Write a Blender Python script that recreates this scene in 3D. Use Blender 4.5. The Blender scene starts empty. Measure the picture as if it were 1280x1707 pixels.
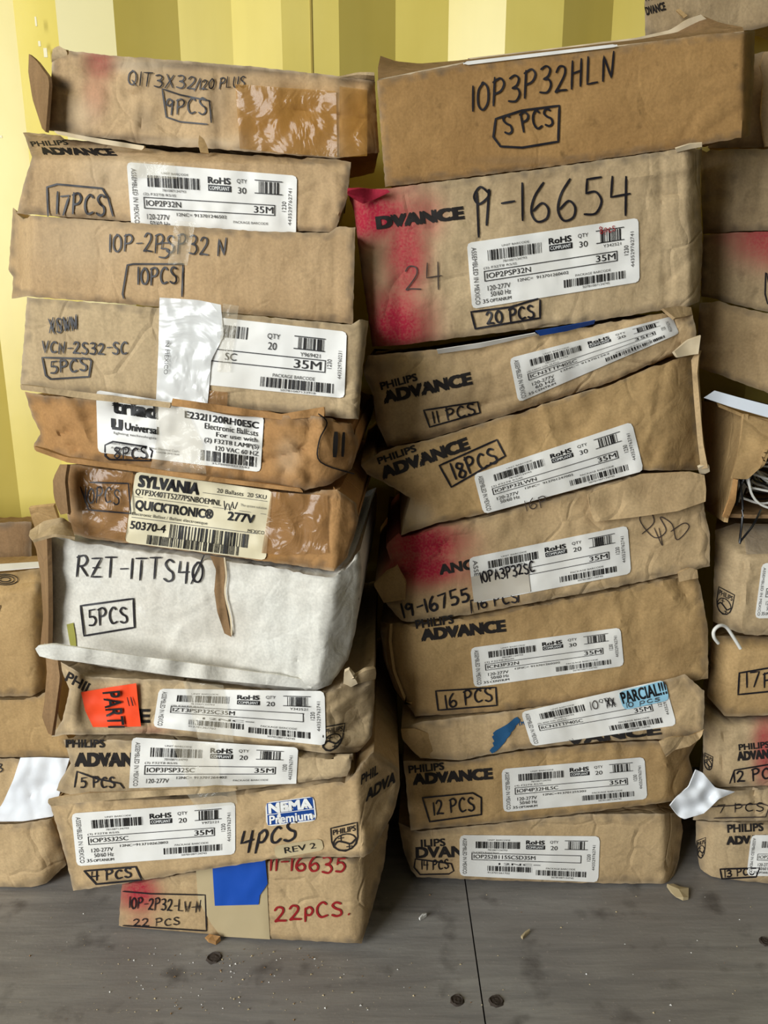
import bpy, bmesh, math, random
from math import radians, sin, cos, tan, exp, sqrt, pi
from mathutils import Vector, noise
# ---------------------------------------------------------------- camera, light, exposure
SC = bpy.context.scene
F, CX, CY = 1300.0, 640.0, 853.5
PITCH, HC = radians(14.5), 0.66
cam_d = bpy.data.cameras.new('camera'); cam = bpy.data.objects.new('camera', cam_d)
SC.collection.objects.link(cam); SC.camera = cam
cam.location = (0, 0, HC); cam.rotation_euler = (pi / 2 - PITCH, 0, 0)
cam_d.sensor_fit = 'VERTICAL'; cam_d.sensor_height = 36.0; cam_d.lens = 36.0 * F / 1707.0
cam_d.clip_start = 0.01
SC.view_settings.view_transform = 'Standard'; SC.view_settings.look = 'None'
SC.view_settings.gamma = 1.0; SC.view_settings.use_curve_mapping = False
SC.view_settings.exposure = EXPOSURE = 0.0
w = bpy.data.worlds.new('daylight'); SC.world = w; w.use_nodes = True
w.node_tree.nodes['Background'].inputs[0].default_value = (0.90, 0.96, 1.0, 1)
w.node_tree.nodes['Background'].inputs[1].default_value = 0.03
def area(name, loc, target, size, power, col=(1, 1, 1)):
    l = bpy.data.lights.new(name, 'AREA'); l.energy = power; l.color = col
    l.shape = 'RECTANGLE'; l.size, l.size_y = size
    o = bpy.data.objects.new(name, l); SC.collection.objects.link(o); o.location = loc
    o.rotation_euler = (Vector(target) - Vector(loc)).to_track_quat('-Z', 'Y').to_euler()
    return o
area('doorway_daylight', (-2.35, -1.6, 1.35), (0.15, 0.85, 0.5), (2.0, 2.2), 148, (0.95, 0.985, 1.0))
# ---------------------------------------------------------------- materials
def lin(c):
    return tuple(((x / 255) / 12.92 if x / 255 < .04045 else ((x / 255 + .055) / 1.055) ** 2.4) for x in c) + (1,)
class NT:
    def __init__(s, name):
        s.m = bpy.data.materials.new(name); s.m.use_nodes = True
        s.t = s.m.node_tree; s.b = s.t.nodes['Principled BSDF']
    def n(s, typ, **kw):
        x = s.t.nodes.new(typ)
        for k, v in kw.items():
            if k.startswith('i_'): x.inputs[int(k[2:]) if k[2:].isdigit() else k[2:].replace('_', ' ')].default_value = v
            else: setattr(x, k, v)
        return x
    def l(s, a, b): s.t.links.new(a, b)
    def mix(s, f, a, b, mode='MIX'):
        x = s.n('ShaderNodeMix', data_type='RGBA', blend_type=mode)
        for sock, v in ((x.inputs[0], f), (x.inputs[6], a), (x.inputs[7], b)):
            if hasattr(v, 'is_output') or hasattr(v, 'links'): s.l(v, sock)
            else: sock.default_value = v
        return x.outputs[2]
    def ramp(s, src, *st):
        r = s.n('ShaderNodeValToRGB'); e = r.color_ramp.elements
        while len(e) < len(st): e.new(.5)
        for k, (p, c) in enumerate(st): e[k].position = p; e[k].color = c if len(c) == 4 else (*c, 1)
        s.l(src, r.inputs[0]); return r.outputs[0]
    def bump(s, src, strength, dist, prev=None):
        b = s.n('ShaderNodeBump'); b.inputs['Strength'].default_value = strength; b.inputs['Distance'].default_value = dist
        s.l(src, b.inputs['Height'])
        if prev: s.l(prev, b.inputs['Normal'])
        s.l(b.outputs[0], s.b.inputs['Normal']); return b.outputs[0]
def plain(name, rgb, rough=.6, spec=.3, **kw):
    q = NT(name); q.b.inputs['Base Color'].default_value = lin(rgb); q.b.inputs['Roughness'].default_value = rough
    q.b.inputs['Specular IOR Level'].default_value = spec
    for k, v in kw.items(): q.b.inputs[k].default_value = v
    return q.m
def g(v): return (v, v, v, 1)
def kraft(name, rgb, dark=.8, flute=.5, rough=.75, seed=0.0, gloss=.12, spots=.5, wrinkle=.35):
    q = NT(name)
    tc = q.n('ShaderNodeTexCoord'); mp = q.n('ShaderNodeMapping'); mp.inputs['Location'].default_value = (seed, seed * 1.7, seed * .3)
    q.l(tc.outputs['Object'], mp.inputs[0]); co = mp.outputs[0]
    base = lin(rgb); dk = tuple(base[i] * (dark if i == 0 else dark * (1 - .05 * i)) for i in range(3)) + (1,)
    lt = tuple(min(1, base[i] * (1.12)) for i in range(3)) + (1,)
    big = q.n('ShaderNodeTexNoise', i_Scale=9.0, i_Detail=5.0, i_Roughness=.6); q.l(co, big.inputs['Vector'])
    c = q.mix(q.ramp(big.outputs[0], (.3, g(0)), (.7, g(1))), dk, lt)
    # vertical streaks of the fluting showing through the liner
    ms = q.n('ShaderNodeMapping'); ms.inputs['Scale'].default_value = (130, 60, 3.0); q.l(co, ms.inputs[0])
    st = q.n('ShaderNodeTexNoise', i_Scale=1.0, i_Detail=2.0); q.l(ms.outputs[0], st.inputs['Vector'])
    c = q.mix(flute * .5, c, q.ramp(st.outputs[0], (.32, g(.62)), (.68, g(1.0))), 'MULTIPLY')
    fi = q.n('ShaderNodeTexNoise', i_Scale=420.0, i_Detail=2.0); q.l(co, fi.inputs['Vector'])
    c = q.mix(.5, c, q.ramp(fi.outputs[0], (.3, g(.68)), (.7, g(1.0))), 'MULTIPLY')
    sp = q.n('ShaderNodeTexNoise', i_Scale=70.0, i_Detail=3.0); q.l(co, sp.inputs['Vector'])
    c = q.mix(spots, c, q.ramp(sp.outputs[0], (.24, g(.55)), (.36, g(1.0))), 'MULTIPLY')
    # scuffs: pale bare fibres
    sc = q.n('ShaderNodeTexNoise', i_Scale=26.0, i_Detail=7.0, i_Roughness=.7); q.l(co, sc.inputs['Vector'])
    c = q.mix(q.ramp(sc.outputs[0], (.64, g(0)), (.78, g(.45))), c, tuple(min(1, v * 1.5) for v in base[:3]) + (1,))
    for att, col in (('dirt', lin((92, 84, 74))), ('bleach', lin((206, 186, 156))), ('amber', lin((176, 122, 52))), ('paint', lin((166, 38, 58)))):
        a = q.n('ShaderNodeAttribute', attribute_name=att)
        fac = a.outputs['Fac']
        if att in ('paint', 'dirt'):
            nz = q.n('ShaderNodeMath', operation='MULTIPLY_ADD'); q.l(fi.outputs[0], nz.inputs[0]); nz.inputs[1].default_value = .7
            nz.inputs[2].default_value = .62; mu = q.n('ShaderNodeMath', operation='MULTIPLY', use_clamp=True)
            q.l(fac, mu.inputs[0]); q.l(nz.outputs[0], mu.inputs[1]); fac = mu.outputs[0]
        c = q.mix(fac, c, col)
    q.l(c, q.b.inputs['Base Color'])
    q.b.inputs['Roughness'].default_value = rough; q.b.inputs['Specular IOR Level'].default_value = gloss
    n1 = q.bump(st.outputs[0], .16, .002)
    cr = q.n('ShaderNodeTexNoise', i_Scale=38.0, i_Detail=4.0, i_Distortion=.6); q.l(co, cr.inputs['Vector'])
    n2 = q.bump(cr.outputs[0], .42, .005, n1)
    wq = q.n('ShaderNodeTexNoise', i_Scale=9.0, i_Detail=2.0); q.l(co, wq.inputs['Vector'])
    wp = q.n('ShaderNodeVectorMath', operation='MULTIPLY_ADD'); q.l(wq.outputs['Color'], wp.inputs[0]); wp.inputs[1].default_value = (.09, .09, .09); q.l(co, wp.inputs[2])
    vo = q.n('ShaderNodeTexVoronoi', feature='DISTANCE_TO_EDGE', i_Scale=15.0); q.l(wp.outputs[0], vo.inputs['Vector'])
    ln = q.ramp(vo.outputs['Distance'], (0., g(0)), (.05, g(1)))
    mk = q.ramp(big.outputs[0], (.45, g(1)), (.6, g(0)))        # wrinkles only in patches
    q.bump(q.mix(mk, ln, g(1)), wrinkle, .0035, n2)
    return q.m
def paper(name, rgb, rough=.45, stain=.25, scale=20.):
    q = NT(name); tc = q.n('ShaderNodeTexCoord')
    nz = q.n('ShaderNodeTexNoise', i_Scale=scale, i_Detail=5.0); q.l(tc.outputs['Object'], nz.inputs['Vector'])
    b = lin(rgb); d = tuple(b[i] * (.86, .82, .74)[i] for i in range(3)) + (1,)
    q.l(q.mix(q.ramp(nz.outputs[0], (.42, g(0)), (.8, g(stain * 2))), b, d), q.b.inputs['Base Color'])
    q.b.inputs['Roughness'].default_value = rough; q.b.inputs['Specular IOR Level'].default_value = .3
    wv = q.n('ShaderNodeTexNoise', i_Scale=60.0, i_Detail=3.0); q.l(tc.outputs['Object'], wv.inputs['Vector'])
    q.bump(wv.outputs[0], .12, .002)
    return q.m
def film(name, rgb, alpha, rough=.12, wr=30.):
    q = NT(name); tc = q.n('ShaderNodeTexCoord')
    q.b.inputs['Base Color'].default_value = lin(rgb); q.b.inputs['Roughness'].default_value = rough
    q.b.inputs['Specular IOR Level'].default_value = .6
    q.b.inputs['Alpha'].default_value = alpha
    nz = q.n('ShaderNodeTexNoise', i_Scale=wr, i_Detail=3.0, i_Distortion=1.2); q.l(tc.outputs['Object'], nz.inputs['Vector'])
    r = q.ramp(nz.outputs[0], (.35, g(0)), (.5, g(1)), (.65, g(0)))
    q.bump(r, .3, .003)
    return q.m
M = {}
M['kraft'] = kraft('kraft_board', (200, 172, 130), seed=.0)
M['kraft_grey'] = kraft('kraft_board_greyed', (198, 174, 136), seed=1.3, flute=.7)
M['kraft_pink'] = kraft('kraft_board_rosy', (203, 173, 132), seed=2.1, flute=.6, wrinkle=.22)
M['kraft_gold'] = kraft('kraft_board_golden', (190, 158, 110), seed=3.2, wrinkle=.22)
M['kraft_orange'] = kraft('kraft_board_orange', (186, 142, 92), seed=4.5, flute=.35)
M['kraft_speck'] = kraft('kraft_board_speckled', (170, 133, 84), seed=5.7, flute=.15, spots=.9, wrinkle=.1)
M['paint_board'] = kraft('kraft_board_sprayed', (170, 44, 64), seed=8.3)
M['kraft_in'] = kraft('kraft_board_inner', (150, 120, 86), seed=6.1, flute=.9)
M['white_board'] = kraft('white_board', (226, 224, 214), dark=.93, flute=.15, rough=.5, seed=7.7, gloss=.3, spots=.12, wrinkle=.1)
M['paper'] = paper('label_paper', (234, 232, 226))
M['paper_old'] = paper('label_paper_yellowed', (222, 212, 180), stain=.4)
M['ink'] = plain('printed_ink', (26, 25, 26), .5, .3)
M['faint'] = plain('printed_ink_faint', (92, 90, 88), .6, .2)
M['print'] = plain('carton_print_ink', (42, 38, 36), .7, .15)
M['print_red'] = plain('carton_print_ink_red', (150, 40, 40), .7, .15)
M['marker'] = plain('marker_ink', (28, 25, 30), .45, .35)
M['marker_thin'] = plain('marker_ink_thin', (66, 56, 52), .5, .3)
M['marker_red'] = plain('marker_ink_red', (150, 30, 34), .45, .35)
M['clear'] = film('clear_tape', (225, 215, 190), .22, .08)
M['amber'] = film('amber_tape', (178, 128, 58), .5, .16, 22.)
M['tape_brown'] = film('brown_tape', (168, 124, 76), .6, .2)
M['tape_white'] = film('white_tape', (226, 226, 222), .93, .22, 14.)
M['film_white'] = paper('white_plastic', (236, 239, 243), .5, .04, 30.)
M['film_grey'] = film('clear_plastic_wrap', (170, 158, 140), .4, .12, 40.)
M['blue'] = paper('blue_tape', (22, 78, 176), .55, .1)
M['orange'] = paper('orange_sticker_paper', (250, 78, 34), .55, .1)
M['nema_blue'] = plain('sticker_blue', (20, 66, 140), .4, .4)
M['sky_blue'] = plain('sticker_pale_blue', (150, 200, 222), .5, .3)
M['logo_blue'] = plain('carton_print_blue', (40, 84, 122), .7, .15)
M['white_ink'] = plain('white_ink', (236, 236, 232), .5, .3)
M['paper_grey'] = paper('label_paper_smudged', (196, 188, 174), stain=.5)
M['tan_paper'] = paper('tan_label_paper', (190, 172, 134), .55)
M['green'] = plain('olive_paint', (150, 146, 66), .5, .3)
M['strap'] = plain('white_strap_plastic', (222, 228, 236), .3, .5)
M['wire_white'] = plain('white_wire_sleeve', (232, 230, 222), .3, .5)
M['wire_black'] = plain('black_wire_sleeve', (22, 22, 24), .3, .5)
M['white_torn'] = paper('torn_paper_fibres', (214, 196, 164), .8, .5, 60.)
# ---------------------------------------------------------------- projection helpers
CAM = Vector((0, 0, HC)); FW = Vector((0, cos(PITCH), -sin(PITCH))); UP = Vector((0, sin(PITCH), cos(PITCH))); RT = Vector((1, 0, 0))
def ray(px, py): return FW + RT * ((px - CX) / F) + UP * ((CY - py) / F)
def at(px, py, y):
    d = ray(px, py); return CAM + d * (y / d.y)
def on_floor(px, py, z=0.0):
    d = ray(px, py); return CAM + d * ((z - HC) / d.z)
def lerp(a, b, t): return a + (b - a) * t
def polyat(pts, t):
    if len(pts) == 2: return (lerp(pts[0][0], pts[1][0], t), lerp(pts[0][1], pts[1][1], t))
    ls = [math.dist(pts[i], pts[i + 1]) for i in range(len(pts) - 1)]; T = sum(ls) * min(max(t, 0), 1)
    for i, L in enumerate(ls):
        if T <= L or i == len(ls) - 1:
            k = min(1, T / L) if L else 0
            return (lerp(pts[i][0], pts[i + 1][0], k), lerp(pts[i][1], pts[i + 1][1], k))
        T -= L
def coons(T, B, L, R, s, t):            # t = 0 at the top
    a, b, c, d = polyat(T, s), polyat(B, s), polyat(L, t), polyat(R, t)
    o = []
    for k in (0, 1):
        bl = (1 - s) * (1 - t) * T[0][k] + s * (1 - t) * T[-1][k] + (1 - s) * t * B[0][k] + s * t * B[-1][k]
        o.append((1 - t) * a[k] + t * b[k] + (1 - s) * c[k] + s * d[k] - bl)
    return o
def catmull(p, n=5):
    if len(p) < 3: return list(p)
    q = [p[0]] + list(p) + [p[-1]]; out = []
    for i in range(1, len(q) - 2):
        for k in range(n):
            t = k / n; o = []
            for c in range(len(p[0])):
                a, b, d, e = q[i - 1][c], q[i][c], q[i + 1][c], q[i + 2][c]
                o.append(.5 * (2 * b + (d - a) * t + (2 * a - 5 * b + 4 * d - e) * t * t + (3 * b - a - 3 * d + e) * t ** 3))
            out.append(tuple(o))
    out.append(tuple(p[-1])); return out
def segdist(px, py, a, b):
    vx, vy = b[0] - a[0], b[1] - a[1]; L = vx * vx + vy * vy
    t = max(0, min(1, ((px - a[0]) * vx + (py - a[1]) * vy) / L)) if L else 0
    return math.hypot(px - a[0] - t * vx, py - a[1] - t * vy)
# ---------------------------------------------------------------- mesh bucket: one mesh object, several materials
class MB:
    def __init__(s): s.v, s.f, s.mi, s.mats, s.att = [], [], [], [], {}
    def mat(s, m):
        m = M[m] if isinstance(m, str) else m
        if m not in s.mats: s.mats.append(m)
        return s.mats.index(m)
    def add(s, vs, fs, m):
        b = len(s.v); k = s.mat(m); s.v += [Vector(x) for x in vs]
        s.f += [tuple(b + i for i in x) for x in fs]; s.mi += [k] * len(fs); return b
    def build(s, name, parent=None, loc=None, smooth=True, angle=42):
        me = bpy.data.meshes.new(name); org = parent_loc(parent) if parent else (Vector(loc) if loc else Vector((0, 0, 0)))
        me.from_pydata([x - org for x in s.v], [], s.f)
        for m in s.mats: me.materials.append(m)
        me.polygons.foreach_set('material_index', s.mi)
        if smooth:
            me.polygons.foreach_set('use_smooth', [True] * len(s.f)); me.set_sharp_from_angle(angle=radians(angle))
        for k, d in s.att.items():
            a = me.attributes.new(k, 'FLOAT', 'POINT')
            for i, x in d.items(): a.data[i].value = x
        me.update(); o = bpy.data.objects.new(name, me); SC.collection.objects.link(o)
        if parent: o.parent = parent
        elif loc: o.location = loc
        return o
def parent_loc(p):
    r = Vector((0, 0, 0))
    while p: r += p.location; p = p.parent
    return r
def tag(o, label, cat, group=None, kind=None):
    if label: o['label'] = label
    if cat: o['category'] = cat
    if group: o['group'] = group
    if kind: o['kind'] = kind
    return o
def empty(name, loc, label, cat, group=None):
    o = bpy.data.objects.new(name, None); SC.collection.objects.link(o); o.location = loc; o.empty_display_size = .02
    return tag(o, label, cat, group)
def tube(mb, pts, r, m, n=8, smooth_n=6):
    pts = [Vector(p) for p in catmull([tuple(p) for p in pts], smooth_n)]; vs, fs = [], []
    up = Vector((.13, .31, .94))
    for i, p in enumerate(pts):
        d = (pts[min(i + 1, len(pts) - 1)] - pts[max(i - 1, 0)]).normalized()
        a = d.cross(up).normalized(); b = d.cross(a)
        for k in range(n):
            t = 2 * pi * k / n; vs.append(p + (a * cos(t) + b * sin(t)) * r)
    for i in range(len(pts) - 1):
        for k in range(n): fs.append((i * n + k, i * n + (k + 1) % n, (i + 1) * n + (k + 1) % n, (i + 1) * n + k))
    fs.append(tuple(range(n - 1, -1, -1))); fs.append(tuple((len(pts) - 1) * n + k for k in range(n)))
    mb.add(vs, fs, m)
# ---------------------------------------------------------------- lettering
_font_cache = {}
def text_mesh(s):
    key = s
    if key not in _font_cache:
        c = bpy.data.curves.new('t', 'FONT'); c.body = s; c.size = 1; c.resolution_u = 3; c.fill_mode = 'FRONT'
        o = bpy.data.objects.new('t', c); SC.collection.objects.link(o)
        bpy.context.view_layer.update()
        me = bpy.data.meshes.new_from_object(o)
        vs = [(v.co.x, v.co.y) for v in me.vertices]; fs = [tuple(p.vertices) for p in me.polygons]
        bpy.data.objects.remove(o); bpy.data.curves.remove(c); bpy.data.meshes.remove(me)
        x0 = min(v[0] for v in vs); x1 = max(v[0] for v in vs); y0 = min(v[1] for v in vs); y1 = max(v[1] for v in vs)
        _font_cache[key] = ([((x - x0) / (x1 - x0), (y - y0) / (y1 - y0)) for x, y in vs], fs, (x1 - x0, y1 - y0))
    return _font_cache[key]
GL = {  # hand lettering: strokes; a leading 1 = smoothed
 '0': [[1, (.3, 1), (.08, .75), (.02, .4), (.15, .05), (.4, .02), (.56, .3), (.55, .7), (.36, .98), (.24, .97)]],
 '1': [[0, (.12, 1), (.1, 0)]],
 '2': [[1, (.04, .78), (.2, .98), (.45, .9), (.45, .62), (.2, .25), (.02, .03), (.2, .06), (.58, .02)]],
 '3': [[1, (.05, .92), (.3, 1), (.5, .85), (.42, .62), (.2, .53), (.45, .48), (.56, .25), (.38, .02), (.02, .08)]],
 '4': [[0, (.1, 1), (.04, .45), (.6, .5)], [0, (.5, .95), (.45, -.05)]],
 '5': [[0, (.55, .98), (.14, .95), (.1, .58)], [1, (.1, .58), (.38, .6), (.54, .35), (.36, .05), (.03, .05)]],
 '6': [[1, (.42, 1), (.14, .65), (.04, .28), (.2, .02), (.48, .08), (.54, .32), (.36, .48), (.1, .3)]],
 '7': [[0, (.02, .95), (.55, 1), (.2, 0)]],
 '8': [[1, (.5, .85), (.25, 1), (.1, .78), (.35, .52), (.54, .25), (.3, 0), (.06, .2), (.3, .5), (.52, .78), (.48, .9)]],
 '9': [[1, (.5, .8), (.25, .98), (.06, .75), (.2, .55), (.48, .72), (.5, .9), (.46, .5), (.4, 0)]],
 'A': [[0, (.02, 0), (.3, 1), (.58, 0)], [0, (.12, .38), (.5, .36)]],
 'C': [[1, (.55, .85), (.36, 1), (.1, .75), (.04, .35), (.22, .03), (.56, .12)]],
 'D': [[0, (.06, 1), (.06, 0)], [1, (.02, 1), (.4, .9), (.55, .5), (.38, .1), (.02, 0)]],
 'E': [[0, (.5, 1), (.06, .97), (.05, 0), (.55, .03)], [0, (.06, .5), (.42, .53)]],
 'H': [[0, (.06, 1), (.04, 0)], [0, (.5, 1), (.48, 0)], [0, (.04, .48), (.5, .54)]],
 'I': [[0, (.1, 1), (.12, 0)]],
 'L': [[0, (.06, 1), (.04, .03), (.55, .02)]],
 'N': [[0, (.04, 0), (.06, 1), (.46, .05), (.56, 1.08)]],
 'O': [[1, (.3, 1), (.06, .75), (.06, .25), (.3, 0), (.54, .25), (.52, .75), (.3, 1), (.22, .97)]],
 'P': [[0, (.08, .98), (.04, -.02)], [1, (.0, .92), (.35, 1.02), (.55, .8), (.4, .55), (.06, .48)]],
 'p': [[0, (.08, .7), (.02, -.2)], [1, (.06, .6), (.3, .75), (.45, .5), (.3, .2), (.05, .25)]],
 'c': [[1, (.45, .6), (.28, .7), (.06, .45), (.1, .12), (.32, .02), (.5, .14)]],
 's': [[1, (.46, .66), (.2, .7), (.1, .5), (.36, .34), (.4, .12), (.2, .0), (.02, .1)]],
 'Q': [[1, (.3, 1), (.06, .75), (.06, .25), (.3, 0), (.54, .25), (.52, .75), (.3, 1), (.22, .97)], [0, (.3, .3), (.62, -.1)]],
 'R': [[0, (.08, .98), (.02, -.02)], [1, (.0, .92), (.38, 1.02), (.55, .8), (.4, .55), (.08, .48)], [0, (.2, .5), (.6, -.02)]],
 'S': [[1, (.52, .88), (.28, 1), (.08, .8), (.24, .56), (.48, .4), (.5, .12), (.26, 0), (.02, .12)]],
 'T': [[0, (.0, .97), (.6, 1)], [0, (.3, .98), (.27, 0)]],
 'U': [[1, (.06, 1), (.05, .3), (.26, .0), (.5, .25), (.54, 1)]],
 'V': [[0, (.02, 1), (.28, 0), (.56, 1.02)]],
 'W': [[0, (.0, 1), (.18, .0), (.32, .6), (.46, .0), (.66, 1)]],
 'X': [[0, (.04, 1), (.55, 0)], [0, (.52, 1), (.02, .02)]],
 'Y': [[0, (.02, 1), (.3, .5)], [0, (.56, 1), (.2, 0)]],
 'Z': [[0, (.04, .96), (.54, 1), (.04, .02), (.58, .04)], [0, (.12, .5), (.46, .52)]],
 'z': [[0, (.04, .96), (.54, 1), (.04, .02), (.58, .04)]],
 '-': [[0, (.08, .5), (.46, .53)]], '/': [[0, (.0, -.05), (.5, 1.1)]], '.': [[0, (.1, .0), (.14, .06)]], ' ': [],
 '+': [[0, (.08, .5), (.46, .53)], [0, (.28, .75), (.26, .25)]],
 'o': [[1, (.3, .7), (.06, .45), (.2, .05), (.48, .2), (.46, .55), (.26, .7)]],
 '\\': [[0, (.02, .9), (.5, 0)]],
 'r': [[1, (.08, .7), (.06, .0)], [1, (.07, .45), (.25, .7), (.42, .62)]],
}
ADV = {'1': .32, 'I': .32, '-': .58, ' ': .45, '.': .3, 'p': .64, 'c': .66, 's': .64, '/': .5, 'W': .82, 'o': .6}
from mathutils.bvhtree import BVHTree
PREV, STACK = None, []
def under(T, B):
    def by(x):
        for p, q in zip(B, B[1:]):
            if p[0] <= x <= q[0] and q[0] > p[0]: return lerp(p[1], q[1], (x - p[0]) / (q[0] - p[0]))
        return -1e9
    out = []
    for p, q in zip(T, T[1:]):
        k = max(1, int(math.dist(p, q) / 14))
        out += [(lerp(p[0], q[0], i / k), lerp(p[1], q[1], i / k)) for i in range(k)]
    out.append(T[-1])
    return [(x, max(y, by(x) + 1.6)) for x, y in out]
class Carton:
    """A box whose visible skin is a plane (plus receding folds) bounded by an outline; the hidden rest is extruded behind it."""
    def __init__(s, D, T, B, L=None, R=None, yaw=0., lean=0., folds=(), depth=.24, amp=.0012, freq=55., crumple=0., creases=(), dents=(), seed=0, cell=5.2, rim=.0022, shrink=.04, drop=0., first=False, free=False):
        s.free = free
        global PREV
        if first: STACK.clear()
        elif PREV is not None and not free: T = under(T, PREV)
        PREV = B
        s.T, s.B = T, B; s.L = [T[0]] + list(L or []) + [B[0]]; s.R = [T[-1]] + list(R or []) + [B[-1]]
        s.D, s.yaw, s.depth_, s.amp, s.freq, s.crumple, s.dents, s.seed, s.cell, s.rim, s.shrink, s.drop = D, radians(yaw), -depth if depth < 0 else max(depth, 1.0 - D), amp, freq, crumple, dents, seed, cell, rim, shrink, drop
        cs = [T[0], T[-1], B[0], B[-1]]; cx, cy = sum(p[0] for p in cs) / 4, sum(p[1] for p in cs) / 4
        rr = random.Random(seed * 7 + 1); x0, x1 = min(p[0] for p in T + B), max(p[0] for p in T + B); y0, y1 = min(p[1] for p in T + B), max(p[1] for p in T + B)
        rand = []
        for k in range(int(7 + 4 * min(crumple * 1000, 4) + 3 * amp * 1000)):      # small folds and knocks all over the skin
            x, y, an, ln = rr.uniform(x0, x1), rr.uniform(y0, y1), rr.choice((rr.uniform(-.3, .3), rr.uniform(1.2, 1.9), rr.uniform(-.9, .9))), rr.uniform(12, 60)
            rand.append(((x, y), (x + ln * cos(an), y + ln * sin(an)), rr.choice((-1, 1)) * rr.uniform(.25, .6 + crumple * 120), rr.uniform(3.5, 6)))
        s.creases = list(creases) + rand
        s.q = at(cx, cy, D); le = radians(lean)
        s.dv = Vector((sin(s.yaw), cos(s.yaw), 0)); s.n = -(s.dv * cos(le)) + Vector((0, 0, sin(le)))
        s.planes = [(s.q, s.n)]
        for p1, p2, side, ang in folds:
            a, b, c = s.hit(*p1), s.hit(*p2), s.hit(*side); ax = (b - a).normalized(); w_ = s.n.cross(ax)
            if w_.dot(c - a) < 0: w_ = -w_
            ph = radians(ang); s.planes.append((a, s.n * cos(ph) + w_ * sin(ph)))
        s.parts = []; s.mb = MB()
    def hit(s, px, py, k=0):
        d = ray(px, py); q, n = s.planes[k]; return CAM + d * ((q - CAM).dot(n) / d.dot(n))
    def base_t(s, d):
        t0 = None
        for q, n in s.planes:
            dn = d.dot(n); t = (q - CAM).dot(n) / dn if dn < -.03 else None
            if t0 is None: t0 = t; tb = t
            elif t is not None:
                t = min(t, tb + .35)
                if t > t0 - .012: k = .0022; t0 = max(t0, t) + k * exp(-abs(t - t0) / k) * .5
        return t0
    def disp(s, px, py):
        z = 0.
        x, y = px / 1000., py / 1000.
        if s.amp:
            z += s.amp * (noise.noise(Vector((x * s.freq * .35, y * s.freq * .35, s.seed * 3.1))) * 1.6 + noise.noise(Vector((x * s.freq, y * s.freq, s.seed + 9.))) * .5)
        if s.crumple:
            v = Vector((x * 16, y * 16, s.seed * 1.7 + 4)); r = abs(noise.noise(v)) + .5 * abs(noise.noise(v * 2.1 + Vector((3, 1, 2))))
            z += s.crumple * (.5 - r) * 2.0
        for c in s.creases:
            d = segdist(px, py, c[0], c[1]); wd = c[3] if len(c) > 3 else 7
            if d < wd * 4: z += c[2] * .0017 * exp(-d / wd)
        for (cx, cy), rx, ry, dp in s.dents:
            e = ((px - cx) / rx) ** 2 + ((py - cy) / ry) ** 2
            if e < 9: z += dp * .001 * exp(-e)
        return z
    def P(s, px, py, off=0.):
        d = ray(px, py); t = s.base_t(d) + (s.disp(px, py) - off) / d.length
        return CAM + d * t
    def body(s, mat, side_mat=None, paint=(), dirt=(), bleach=(), amber=(), edge_bleach=0.):
        wpx = max(math.dist(s.T[0], s.T[-1]), math.dist(s.B[0], s.B[-1])); hpx = max(math.dist(s.T[0], s.B[0]), math.dist(s.T[-1], s.B[-1]))
        nx, ny = max(4, int(wpx / s.cell)), max(4, int(hpx / s.cell)); vs, fs, uv = [], [], []
        for j in range(ny + 1):
            for i in range(nx + 1):
                px, py = coons(s.T, s.B, s.L, s.R, i / nx, j / ny); e = min(i, nx - i, j, ny - j)
                if e == 0: px += 1.3 * noise.noise(Vector((px * .11, py * .11, s.seed))); py += 1.5 * noise.noise(Vector((px * .09, py * .13, s.seed + 5.)))
                vs.append(s.P(px, py, -s.rim if e == 0 else (-s.rim * .22 if e == 1 else 0.))); uv.append((px, py, e))
        I = lambda i, j: j * (nx + 1) + i
        for j in range(ny):
            for i in range(nx): fs.append((I(i, j), I(i, j + 1), I(i + 1, j + 1), I(i + 1, j)))
        loop = [I(i, 0) for i in range(nx + 1)] + [I(nx, j) for j in range(1, ny + 1)] + [I(i, ny) for i in range(nx - 1, -1, -1)] + [I(0, j) for j in range(ny - 1, 0, -1)]
        prev = loop; nl = len(loop); ty = tan(s.yaw); xs = [uv[k][0] for k in loop]; xa, xb = min(xs), max(xs)
        rx = lambda px, py: ray(px, py).x / ray(px, py).y
        cy_ = (s.T[0][1] + s.B[0][1]) / 2; sl, sr = max(ty, rx(xa, cy_)), min(ty, rx(xb, cy_))
        if sl > sr + .15: sr = sl - .15
        for fr in (.05, .2, .4, .6, .8, 1.):
            cur = []
            for k, vi in enumerate(loop):
                q = vs[vi]; g_ = (q - s.q).dot(s.dv); rem = max(.015, s.depth_ - g_)
                mid = s.q + s.dv * g_; w_ = .0018 * noise.noise(Vector((k * .21, fr * 5, s.seed))) * (1 + s.crumple * 400) * (0 if fr < .1 else 1)
                k_ = (uv[vi][0] - xa) / (xb - xa)
                p = q + Vector((lerp(sl, sr, k_), 1, 0)) * (rem * fr) + (mid - q) * (s.shrink * fr + w_) - Vector((0, 0, s.drop * fr))
                p.z += (.0035 + .003 * fr) * (1 if q.z < s.q.z else -1)
                cur.append(len(vs)); vs.append(p); uv.append((uv[vi][0], uv[vi][1], 9))
            for k in range(nl): fs.append((prev[(k + 1) % nl], prev[k], cur[k], cur[(k + 1) % nl])[::-1])
            prev = cur
        for v_ in vs: v_.z = max(v_.z, .002)
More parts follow.
